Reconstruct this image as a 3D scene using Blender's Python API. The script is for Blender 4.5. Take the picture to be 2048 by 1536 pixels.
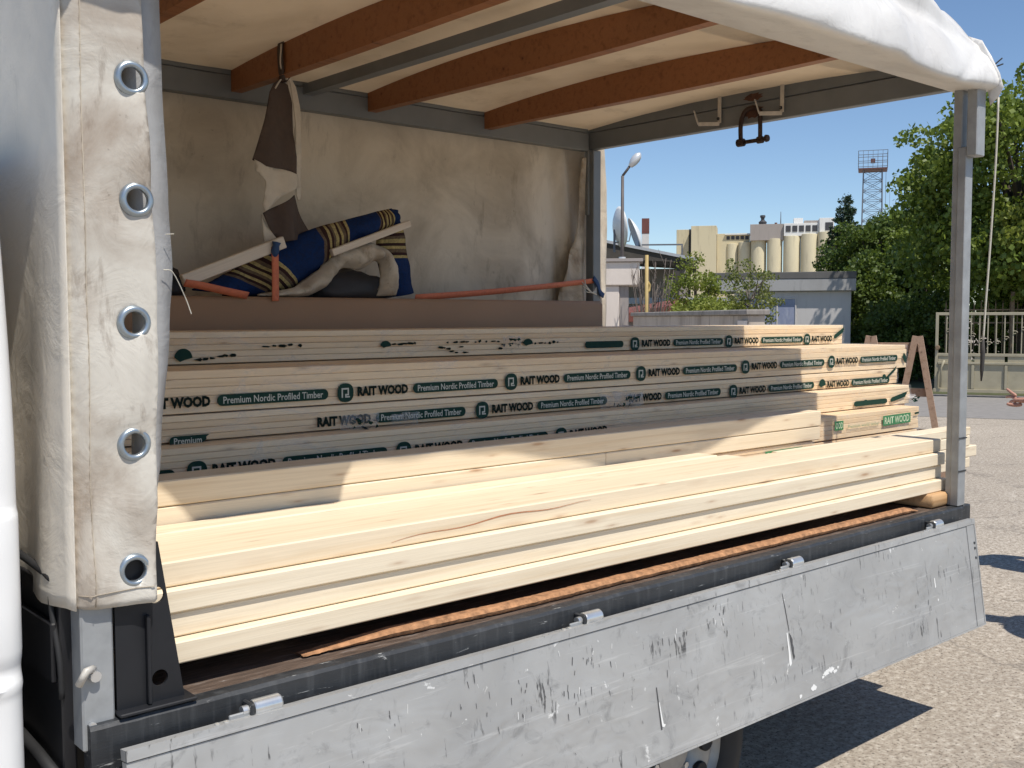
import bpy, bmesh, math, random
import numpy as np
from mathutils import Vector, Matrix, noise
from mathutils.geometry import delaunay_2d_cdt

for o in list(bpy.data.objects):
    bpy.data.objects.remove(o, do_unlink=True)
SC = bpy.context.scene
COL = SC.collection
random.seed(7)
R = math.radians

# ------------------------------------------------------------------ camera
cam_d = bpy.data.cameras.new('camera')
cam = bpy.data.objects.new('camera', cam_d)
COL.objects.link(cam)
cam_d.sensor_fit = 'HORIZONTAL'
cam_d.sensor_width = 36.0
cam_d.lens = 36.0 * 2117 / 2048
cam_d.clip_start = 0.05
cam_d.clip_end = 3000
CR = Matrix(((0.74938881, 0.04275979, -0.66074807),
             (-0.66212687, 0.04522789, -0.7480257),
             (-0.00210118, 0.99806114, 0.06220569)))
cam.matrix_world = Matrix.Translation((0, -2.1, 1.7)) @ CR.to_4x4()
SC.camera = cam

# ------------------------------------------------------------------ light
EL = 62.0
SUN = Vector((-0.035, -math.cos(R(EL)), math.sin(R(EL)))).normalized()
world = bpy.data.worlds.new('World')
SC.world = world
world.use_nodes = True
wn = world.node_tree
sky = wn.nodes.new('ShaderNodeTexSky')
sky.sky_type = 'NISHITA'
sky.sun_disc = False
sky.sun_elevation = R(EL)
sky.sun_rotation = R(180 + 6)
sky.altitude = 1200
sky.air_density = 1.0
sky.dust_density = 0.08
sky.ozone_density = 4.0
bg = wn.nodes['Background']
bg.inputs['Strength'].default_value = 0.10
wn.links.new(sky.outputs[0], bg.inputs[0])
sl = bpy.data.lights.new('sun', 'SUN')
sl.energy = 3.9
sl.angle = R(0.53)
sl.color = (1.0, 0.945, 0.86)
sun = bpy.data.objects.new('sun', sl)
COL.objects.link(sun)
sun.rotation_euler = SUN.to_track_quat('Z', 'Y').to_euler()
sun.location = SUN * 30

SC.render.engine = 'CYCLES'
SC.view_settings.view_transform = 'Standard'
SC.view_settings.look = 'None'
SC.view_settings.gamma = 1.0
SC.view_settings.exposure = 0.34
SC.cycles.transparent_max_bounces = 16
SC.cycles.max_bounces = 10
SC.cycles.diffuse_bounces = 6


# ------------------------------------------------------------------ material helpers
class NT:
    def __init__(s, name):
        s.m = bpy.data.materials.new(name)
        s.m.use_nodes = True
        s.t = s.m.node_tree
        s.b = s.t.nodes['Principled BSDF']
        s.out = s.t.nodes['Material Output']
        s.tc = s.n('ShaderNodeTexCoord')

    def n(s, ty, **k):
        nd = s.t.nodes.new(ty)
        for a, b in k.items():
            setattr(nd, a, b)
        return nd

    def l(s, a, b):
        s.t.links.new(a, b)

    def mapped(s, scale, loc=None, src=None):
        mp = s.n('ShaderNodeMapping')
        mp.inputs['Scale'].default_value = scale
        s.l(src or s.tc.outputs['Object'], mp.inputs['Vector'])
        if loc is not None:
            s.l(loc, mp.inputs['Location'])
        return mp.outputs[0]

    def randloc(s):
        oi = s.n('ShaderNodeObjectInfo')
        mu = s.n('ShaderNodeVectorMath', operation='SCALE')
        mu.inputs[0].default_value = (37.1, 11.7, 23.3)
        s.l(oi.outputs['Random'], mu.inputs['Scale'])
        return mu.outputs[0]

    def noise(s, vec, scale=5, detail=4, rough=.5, dist=0):
        nn = s.n('ShaderNodeTexNoise')
        nn.inputs['Scale'].default_value = scale
        nn.inputs['Detail'].default_value = detail
        nn.inputs['Roughness'].default_value = rough
        nn.inputs['Distortion'].default_value = dist
        s.l(vec, nn.inputs['Vector'])
        return nn.outputs[0]

    def ramp(s, fac, stops, interp='LINEAR'):
        r = s.n('ShaderNodeValToRGB')
        r.color_ramp.interpolation = interp
        e = r.color_ramp.elements
        while len(e) < len(stops):
            e.new(.5)
        for el, (p, c) in zip(e, stops):
            el.position = p
            el.color = (c, c, c, 1) if isinstance(c, (int, float)) else (*c, 1)
        s.l(fac, r.inputs[0])
        return r.outputs[0]

    def mix(s, fac, a, b, mode='MIX'):
        m = s.n('ShaderNodeMix', data_type='RGBA', blend_type=mode)
        for inp, v in ((m.inputs[0], fac), (m.inputs[6], a), (m.inputs[7], b)):
            if isinstance(v, (int, float)):
                inp.default_value = v
            elif isinstance(v, tuple):
                inp.default_value = (*v, 1)
            else:
                s.l(v, inp)
        return m.outputs[2]

    def math(s, op, a, b=0.):
        m = s.n('ShaderNodeMath', operation=op)
        for inp, v in ((m.inputs[0], a), (m.inputs[1], b)):
            if isinstance(v, (int, float)):
                inp.default_value = v
            else:
                s.l(v, inp)
        return m.outputs[0]

    def color(s, c):
        if isinstance(c, tuple):
            s.b.inputs['Base Color'].default_value = (*c, 1)
        else:
            s.l(c, s.b.inputs['Base Color'])

    def set(s, rough=.6, metal=0., spec=.5):
        if isinstance(rough, (int, float)):
            s.b.inputs['Roughness'].default_value = rough
        else:
            s.l(rough, s.b.inputs['Roughness'])
        s.b.inputs['Metallic'].default_value = metal
        s.b.inputs['Specular IOR Level'].default_value = spec
        return s

    def bump(s, h, strength=.3, dist=.01):
        b = s.n('ShaderNodeBump')
        b.inputs['Strength'].default_value = strength
        b.inputs['Distance'].default_value = dist
        s.l(h, b.inputs['Height'])
        s.l(b.outputs[0], s.b.inputs['Normal'])
        return s

    def translucent(s, fac, col):
        tr = s.n('ShaderNodeBsdfTranslucent')
        if isinstance(col, tuple):
            tr.inputs[0].default_value = (*col, 1)
        else:
            s.l(col, tr.inputs[0])
        mx = s.n('ShaderNodeMixShader')
        mx.inputs[0].default_value = fac
        s.l(s.b.outputs[0], mx.inputs[1])
        s.l(tr.outputs[0], mx.inputs[2])
        s.l(mx.outputs[0], s.out.inputs[0])
        return s


def simple(name, c, rough=.6, metal=0., var=.12, scale=8, bump=0.0, spec=.5):
    t = NT(name)
    f = t.noise(t.mapped((1, 1, 1)), scale, 5, .6)
    lo = tuple(x * (1 - var) for x in c)
    hi = tuple(min(1, x * (1 + var)) for x in c)
    t.color(t.ramp(f, [(.3, lo), (.7, hi)]))
    t.set(rough, metal, spec)
    if bump:
        t.bump(f, bump, .01)
    return t.m


def wood(name, light, dark, knot, gx=.55, rough=.62, knots=True, tint=.14):
    t = NT(name)
    loc = t.randloc()
    g = t.noise(t.mapped((gx, 16, 16), loc), 2.6, 5, .55, .5)
    g2 = t.noise(t.mapped((gx * 5, 170, 170), loc), 2.0, 3, .6)
    g3 = t.noise(t.mapped((gx * .7, 60, 60), loc), 1.6, 3, .5, .3)
    base = t.ramp(g, [(.30, dark), (.48, light), (.72, tuple(min(1, x * 1.05) for x in light))])
    base = t.mix(t.ramp(g2, [(.35, .22), (.6, 0.)]), base, tuple(x * .74 for x in dark))
    base = t.mix(t.ramp(g3, [(.58, 0.), (.64, .20), (.70, .04)]), base, tuple(x * .72 for x in dark))
    if knots:
        for sc, a0 in (((2.3, 13, 13), .9), ((4.5, 24, 24), .6)):
            v = t.n('ShaderNodeTexVoronoi')
            v.inputs['Scale'].default_value = 1
            t.l(t.mapped(sc, loc), v.inputs['Vector'])
            k = t.ramp(v.outputs['Distance'], [(0.0, a0), (.05, a0 * .7), (.085, .22), (.20, 0.)])
            base = t.mix(k, base, knot)
    oi = t.n('ShaderNodeObjectInfo')
    base = t.mix(t.math('MULTIPLY', oi.outputs['Random'], tint), base, (.80, .64, .46), 'MULTIPLY')
    t.color(base)
    t.set(rough, 0, .35)
    t.bump(g2, .12, .003)
    return t.m


def tarp(name, base, stain, tl=.3, amount=.6, scale=2.2, rough=.45, seam=False):
    t = NT(name)
    v = t.mapped((1, 1, 1))
    a = t.noise(v, scale, 6, .62, .6)
    b = t.noise(t.mapped((1, 1, .35)), scale * 5, 6, .7, .3)
    c = t.noise(v, scale * 14, 4, .6)
    f1 = t.ramp(a, [(.42, 0.), (.72, amount)])
    f2 = t.ramp(b, [(.56, 0.), (.74, amount * .8)])
    f3 = t.ramp(c, [(.66, 0.), (.72, amount * .6)])
    col = t.mix(f1, base, stain)
    col = t.mix(f2, col, tuple(x * .75 for x in stain))
    col = t.mix(t.math('MULTIPLY', f3, t.ramp(a, [(.5, 0.), (.6, 1.)])), col, tuple(x * .45 for x in stain))
    t.color(col)
    t.set(rough, 0, .4)
    t.bump(t.noise(v, 7, 6, .62, 1.2), .38, .014)
    if tl:
        t.translucent(tl, col)
    return t.m


MAT = {}
MAT['beam'] = wood('planed_timber', (.80, .70, .535), (.73, .605, .43), (.38, .21, .11), tint=.28)
MAT['board'] = wood('profiled_board', (.88, .70, .465), (.80, .60, .375), (.24, .12, .06), tint=.5)
MAT['slat'] = wood('stained_slat', (.31, .128, .052), (.225, .09, .036), (.07, .022, .01), rough=.5)
MAT['oldwood'] = wood('weathered_wood', (.46, .31, .22), (.32, .20, .13), (.1, .06, .04))
MAT['block'] = wood('raw_block', (.55, .34, .17), (.42, .24, .11), (.16, .08, .04))
MAT['whiteplank'] = wood('pale_plank', (.70, .62, .52), (.60, .5, .4), (.4, .3, .2))
MAT['tarp_near'] = tarp('dirty_curtain', (.66, .62, .545), (.31, .23, .165), .12, .95, 3.4, .36)
MAT['tarp_front'] = tarp('front_curtain', (.86, .80, .70), (.50, .47, .42), .25, .5, 1.6, .5)
MAT['tarp_far'] = tarp('far_curtain', (.69, .615, .505), (.22, .165, .105), .12, .66, 1.9, .6)
MAT['tarp_roof'] = tarp('roof_canvas', (.80, .70, .56), (.42, .32, .2), .29, .4, 1.1, .6)
MAT['tarp_white'] = tarp('white_canvas', (.80, .785, .755), (.42, .39, .36), .14, .42, 1.8, .42)


def m_alu():
    t = NT('scuffed_aluminium')
    v = t.mapped((1, 1, 1))
    big = t.noise(v, 2.2, 4, .6, .5)
    s1 = t.noise(t.mapped((55, 55, 5)), 1, 4, .65)
    msk = t.noise(t.mapped((1.6, 1, 5)), 1.6, 3, .6)
    base = t.ramp(big, [(.3, (.335, .335, .33)), (.7, (.445, .445, .435))])
    f = t.math('MULTIPLY', t.ramp(s1, [(.60, 0.), (.645, 1.)]), t.ramp(msk, [(.47, 0.), (.60, 1.)]))
    base = t.mix(f, base, (.10, .10, .10))
    s2 = t.noise(t.mapped((14, 9, 14)), 1, 5, .7, .4)
    base = t.mix(t.ramp(s2, [(.66, 0.), (.70, .8)]), base, (.78, .78, .76))
    s3 = t.noise(t.mapped((7, 9, 9)), 1.3, 5, .7, 1.0)
    base = t.mix(t.ramp(s3, [(.55, 0.), (.72, .6)]), base, (.20, .20, .195))
    t.color(base)
    s5 = t.noise(t.mapped((1.2, 8, 26)), 1.5, 5, .7, .8)
    base = t.mix(t.ramp(s5, [(.58, 0.), (.66, .35)]), base, (.60, .60, .585))
    t.color(base)
    t.set(t.ramp(s3, [(.3, .38), (.7, .62)]), .25, .5)
    t.bump(t.noise(t.mapped((2.2, 2, 3)), 1.5, 3, .5, .5), .5, .03)
    return t.m


def m_dark():
    t = NT('worn_dark_steel')
    v = t.mapped((1, 1, 1))
    big = t.noise(v, 3, 5, .6)
    base = t.ramp(big, [(.3, (.016, .018, .021)), (.7, (.045, .048, .052))])
    s = t.noise(t.mapped((8, 30, 60)), 1.4, 5, .7, .4)
    base = t.mix(t.ramp(s, [(.64, 0.), (.70, .85)]), base, (.5, .5, .48))
    s4 = t.noise(t.mapped((30, 30, 3)), 1.2, 4, .6)
    base = t.mix(t.ramp(s4, [(.5, 0.), (.7, .30)]), base, (.12, .125, .13))
    t.color(base)
    t.set(t.ramp(s, [(.3, .35), (.7, .6)]), 0, .5)
    t.bump(s, .25, .004)
    return t.m


def m_deck():
    t = NT('worn_deck_edge')
    s = t.noise(t.mapped((5, 40, 40)), 2, 6, .7, .5)
    base = t.ramp(s, [(.3, (.045, .033, .026)), (.55, (.12, .082, .06)), (.68, (.2, .17, .15)), (.74, (.6, .58, .55))])
    t.color(base)
    t.set(.65)
    t.bump(s, .5, .006)
    return t.m


MAT['alu'] = m_alu()
MAT['dark'] = m_dark()
MAT['deck'] = m_deck()
MAT['frame'] = simple('grey_frame_paint', (.17, .185, .195), .45, .1, .1, 6)
MAT['post'] = simple('galvanised_post', (.31, .32, .325), .48, .2, .18, 12)
MAT['shiny'] = simple('bright_aluminium', (.66, .67, .67), .28, .75, .08, 20)
MAT['ring'] = simple('eyelet_metal', (.36, .41, .45), .36, .8, .12, 30)
MAT['plate'] = simple('anthracite_plate', (.017, .018, .021), .42, 0, .2, 5, spec=.3)
MAT['black'] = simple('black_rubber', (.016, .016, .017), .7, 0, .2, 10)
MAT['headb'] = simple('black_headboard', (.012, .012, .014), .4, 0, .2, 4)
MAT['cabwhite'] = simple('white_car_paint', (.80, .80, .79), .22, 0, .01, 2)
MAT['glass'] = simple('dark_glass', (.02, .025, .03), .06, 0, .05, 2)
MAT['rim'] = simple('steel_rim', (.36, .355, .34), .45, .5, .15, 14)
MAT['hook'] = simple('chipped_white_hook', (.55, .52, .47), .5, .1, .2, 20)
MAT['rust'] = simple('rusted_iron', (.05, .03, .024), .7, .3, .4, 25, .4)
MAT['rustpatch'] = simple('rust_stain', (.10, .045, .028), .8, 0, .4, 25, .4)
MAT['chip'] = simple('chipboard_edge', (.36, .185, .09), .95, 0, .45, 38, .5)
MAT['brownbox'] = simple('brown_cardboard', (.33, .205, .125), .75, 0, .06, 3)
MAT['clothbrown'] = simple('brown_fabric', (.075, .052, .042), .85, 0, .1, 40, .2)
MAT['clothcream'] = simple('cream_fabric', (.55, .49, .41), .85, 0, .08, 20, .2)
MAT['clothdirty'] = tarp('dirty_rag', (.55, .48, .38), (.18, .13, .09), 0, .9, 4, .9)
MAT['bag'] = simple('black_bag', (.02, .018, .02), .6, 0, .3, 8, .3)
MAT['strap'] = simple('orange_webbing', (.60, .17, .085), .7, 0, .12, 60)
MAT['bluestrap'] = simple('blue_webbing', (.02, .06, .16), .7, 0, .12, 60)
MAT['rope'] = simple('pale_cord', (.55, .52, .44), .8, 0, .1, 60)
MAT['darkrope'] = simple('dark_cord', (.05, .045, .04), .8, 0, .1, 60)
MAT['green'] = simple('dark_green_ink', (.010, .040, .028), .6, 0, .1, 40, spec=.15)
MAT['green2'] = simple('bright_green_ink', (.035, .20, .075), .4, 0, .2, 60)
MAT['greengrey'] = simple('faded_green_ink', (.30, .36, .22), .5, 0, .1, 40)
MAT['ink'] = simple('black_green_ink', (.008, .016, .012), .7, 0, .1, 40, spec=.1)
MAT['pale'] = simple('pale_ink', (.50, .49, .42), .5, 0, .05, 40)
MAT['paleg'] = simple('pale_green_ink', (.55, .62, .42), .5, 0, .05, 40)
MAT['crack'] = simple('resin_streak', (.45, .19, .09), .6, 0, .2, 60)


def m_film():
    t = NT('clear_film')
    v = t.mapped((1.3, 1, 3.2))
    w = t.noise(v, 4, 6, .65, 1.6)
    f = t.ramp(w, [(.35, .04), (.58, .10), (.67, .26), (.73, .07)])
    t.color((.78, .77, .76))
    t.set(.22, 0, .5)
    t.bump(t.noise(t.mapped((1.5, 1, 5)), 6, 4, .6, 1.2), .5, .01)
    tr = t.n('ShaderNodeBsdfTransparent')
    tr.inputs[0].default_value = (.97, .965, .96, 1)
    mx = t.n('ShaderNodeMixShader')
    t.l(f, mx.inputs[0])
    t.l(tr.outputs[0], mx.inputs[1])
    t.l(t.b.outputs[0], mx.inputs[2])
    t.l(mx.outputs[0], t.out.inputs[0])
    return t.m


MAT['film'] = m_film()


def m_tuft():
    t = NT('crumpled_film')
    w = t.noise(t.mapped((1, 1, 1)), 9, 4, .6, 1.5)
    t.color((.75, .73, .71))
    t.set(.25, 0, .6)
    tr = t.n('ShaderNodeBsdfTransparent')
    mx = t.n('ShaderNodeMixShader')
    t.l(t.ramp(w, [(.4, .08), (.65, .36)]), mx.inputs[0])
    t.l(tr.outputs[0], mx.inputs[1])
    t.l(t.b.outputs[0], mx.inputs[2])
    t.l(mx.outputs[0], t.out.inputs[0])
    return t.m


MAT['tuft'] = m_tuft()


def m_rug():
    t = NT('striped_rug')
    uv = t.n('ShaderNodeUVMap')
    sep = t.n('ShaderNodeSeparateXYZ')
    t.l(uv.outputs[0], sep.inputs[0])
    u = sep.outputs[0]
    B, Y, K, Br = (.010, .032, .115), (.50, .40, .17), (.05, .022, .018), (.17, .12, .075)
    st = [(0., B)]

    def grp(a, b):
        n = 11
        seq = [Br, K, Y, K, Br, Y, K, Y, Br, K, Y]
        for i in range(n):
            st.append((a + (b - a) * i / n, seq[i]))
        st.append((b, B))
    grp(.19, .36)
    grp(.53, .67)
    r = None
    r = t.ramp(u, st, 'CONSTANT')
    st2 = [(0., B)]
    st = st2
    grp(.0, .12)
    r2 = t.ramp(t.math('SUBTRACT', u, .84), [(0., B)] + [s for s in st2[1:]], 'CONSTANT')
    col = t.mix(t.math('GREATER_THAN', u, .84), r, r2)
    f = t.noise(t.mapped((1, 1, 1)), 90, 3, .6)
    col = t.mix(t.ramp(f, [(.3, .5), (.7, 0.)]), col, (.02, .02, .03), 'MIX')
    t.color(col)
    t.set(.95, 0, .1)
    t.bump(f, .5, .006)
    return t.m


MAT['rug'] = m_rug()


def m_ground():
    t = NT('gritty_concrete')
    v = t.mapped((1, 1, 1))
    a = t.noise(v, .22, 6, .62, .8)
    m = t.noise(v, 1.7, 6, .65, .5)
    b = t.noise(v, 30, 5, .75)
    c = t.noise(v, 75, 3, .6)
    base = t.ramp(a, [(.3, (.41, .36, .295)), (.7, (.53, .47, .39))])
    base = t.mix(t.ramp(m, [(.50, 0.), (.70, .5)]), base, (.33, .295, .25))
    base = t.mix(t.ramp(m, [(.30, .5), (.42, 0.)]), base, (.60, .54, .46))
    base = t.mix(t.ramp(b, [(.42, .75), (.56, 0.)]), base, (.26, .215, .17))
    base = t.mix(t.ramp(c, [(.57, 0.), (.64, .85)]), base, (.09, .07, .055))
    base = t.mix(t.ramp(b, [(.59, 0.), (.66, .75)]), base, (.66, .61, .54))
    cr = t.n('ShaderNodeTexVoronoi', feature='DISTANCE_TO_EDGE')
    cr.inputs['Scale'].default_value = .45
    wob = t.n('ShaderNodeVectorMath', operation='ADD')
    wn_ = t.n('ShaderNodeTexNoise')
    wn_.inputs['Scale'].default_value = 2.2
    wn_.inputs['Detail'].default_value = 5
    t.l(v, wn_.inputs['Vector'])
    t.l(v, wob.inputs[0])
    t.l(wn_.outputs[1], wob.inputs[1])
    t.l(wob.outputs[0], cr.inputs['Vector'])
    base = t.mix(t.ramp(cr.outputs['Distance'], [(0., .45), (.004, .3), (.010, 0.)]), base, (.13, .115, .10))
    t.color(base)
    t.set(.92, 0, .2)
    t.bump(b, .5, .015)
    return t.m


MAT['ground'] = m_ground()
MAT['asphalt'] = simple('grey_asphalt', (.24, .225, .21), .9, 0, .12, 6, .3)
MAT['soil'] = simple('weedy_soil', (.08, .09, .035), .95, 0, .3, 3, .5)


def leaf(name, c1, c2, tl=.35):
    t = NT(name)
    f = t.noise(t.mapped((1, 1, 1)), 1.1, 3, .6)
    g = t.noise(t.mapped((1, 1, 1)), 9, 2, .6)
    col = t.mix(.35, t.ramp(f, [(.35, c1), (.65, c2)]), t.ramp(g, [(.35, c1), (.65, c2)]))
    t.color(col)
    t.set(.5, 0, .4)
    t.translucent(tl, t.mix(.5, col, (.20, .26, .03)))
    return t.m


MAT['leaf_big'] = leaf('broad_leaves', (.085, .145, .024), (.25, .31, .05))
MAT['leaf_yel'] = leaf('spring_leaves', (.13, .19, .03), (.29, .31, .055))
MAT['leaf_dark'] = leaf('dark_leaves', (.045, .085, .018), (.14, .195, .038))
MAT['leaf_con'] = leaf('conifer_needles', (.018, .042, .025), (.04, .075, .038), .15)
MAT['leaf_dry'] = leaf('sparse_leaves', (.12, .15, .04), (.24, .25, .07))
MAT['bark'] = simple('tree_bark', (.09, .07, .055), .95, 0, .3, 9, .6)
MAT['twig'] = simple('bare_twigs', (.17, .14, .12), .95, 0, .2, 9)
MAT['gate'] = simple('cream_gate_paint', (.40, .355, .245), .55, 0, .1, 5)
MAT['rustfence'] = simple('brown_fence_paint', (.22, .15, .09), .7, 0, .2, 6)


def m_plaster(name, c, d, sc=1.2, drip=.5):
    t = NT(name)
    a = t.noise(t.mapped((1, 1, .4)), sc, 6, .65, .4)
    b = t.noise(t.mapped((4, 4, .5)), sc * 1.6, 5, .65)
    base = t.mix(t.ramp(a, [(.45, 0.), (.7, drip)]), c, d)
    base = t.mix(t.ramp(b, [(.55, 0.), (.72, drip)]), base, tuple(x * .7 for x in d))
    t.color(base)
    t.set(.9, 0, .2)
    return t.m


MAT['ghwall'] = m_plaster('grey_plaster', (.62, .59, .57), (.50, .475, .46), 1.0, .4)
MAT['ghroofl'] = m_plaster('pale_fascia', (.42, .41, .40), (.30, .29, .28), 1.5, .5)
MAT['ghroofd'] = m_plaster('bitumen_fascia', (.14, .135, .13), (.20, .19, .18), 1.5, .5)
MAT['frost'] = m_plaster('frosted_glass', (.27, .30, .42), (.42, .45, .55), 6, .8)
MAT['lowwall'] = m_plaster('stained_wall', (.52, .45, .38), (.25, .20, .16), 1.6, .7)
MAT['coping'] = m_plaster('grey_coping', (.34, .31, .28), (.18, .16, .14), 3, .7)
MAT['whitewall'] = m_plaster('pinkish_white_wall', (.72, .64, .57), (.5, .43, .38), 1, .4)
MAT['bandwall'] = m_plaster('taupe_band', (.36, .32, .30), (.28, .25, .23), 1, .4)
MAT['canopy'] = simple('dark_canopy', (.07, .06, .05), .8, 0, .2, 3)
MAT['canopyedge'] = simple('pale_roof_edge', (.42, .43, .45), .6, 0, .1, 3)
MAT['dish'] = simple('white_dish', (.74, .74, .72), .4, 0, .05, 3)
MAT['lampgrey'] = simple('painted_lamp_pole', (.10, .085, .08), .6, .2, .2, 4)
MAT['lampred'] = simple('red_pole_paint', (.24, .075, .05), .6, 0, .2, 6)
MAT['lamphead'] = simple('lamp_head', (.62, .63, .64), .35, .3, .05, 6)
MAT['yellow'] = simple('yellow_pipe', (.40, .29, .11), .6, 0, .15, 5)
MAT['redroof'] = simple('red_roof', (.19, .065, .05), .8, 0, .25, 4)
MAT['chimred'] = simple('chimney_red', (.14, .05, .04), .8, 0, .2, 1)
MAT['chimwhite'] = simple('chimney_white', (.6, .58, .55), .8, 0, .1, 1)
MAT['silo'] = m_plaster('cream_concrete', (.61, .54, .37), (.44, .38, .27), .09, .55)
MAT['siloblock'] = m_plaster('cream_block', (.62, .54, .36), (.44, .37, .25), .08, .6)
MAT['greyblock'] = m_plaster('grey_block', (.36, .32, .29), (.28, .25, .22), .08, .5)
MAT['whiteblock'] = m_plaster('white_block', (.74, .73, .70), (.58, .56, .52), .1, .4)
MAT['void'] = simple('dark_opening', (.05, .05, .055), .6, 0, .1, 1)
MAT['lattice'] = simple('grey_lattice_steel', (.16, .17, .19), .6, .2, .1, 1)
MAT['latticered'] = simple('red_beacon', (.13, .06, .055), .6, 0, .1, 1)
MAT['skin'] = simple('skin', (.48, .25, .18), .5, 0, .06, 30)
MAT['teal'] = simple('teal_sleeve', (.012, .075, .075), .8, 0, .12, 30, .2)
MAT['jeans'] = simple('dark_trousers', (.03, .035, .05), .85, 0, .12, 30)
MAT['hair'] = simple('dark_hair', (.02, .014, .01), .6, 0, .2, 60)
MAT['shoe'] = simple('dark_shoe', (.02, .02, .02), .5, 0, .1, 10)
MAT['eye'] = simple('eye_dark', (.02, .015, .012), .2, 0, .05, 10)
MAT['lip'] = simple('lip', (.32, .12, .10), .5, 0, .05, 10)


# ------------------------------------------------------------------ object helpers
def wmat(o):
    m = Matrix.Identity(4)
    while o is not None:
        m = o.matrix_basis @ m
        o = o.parent
    return m


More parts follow.
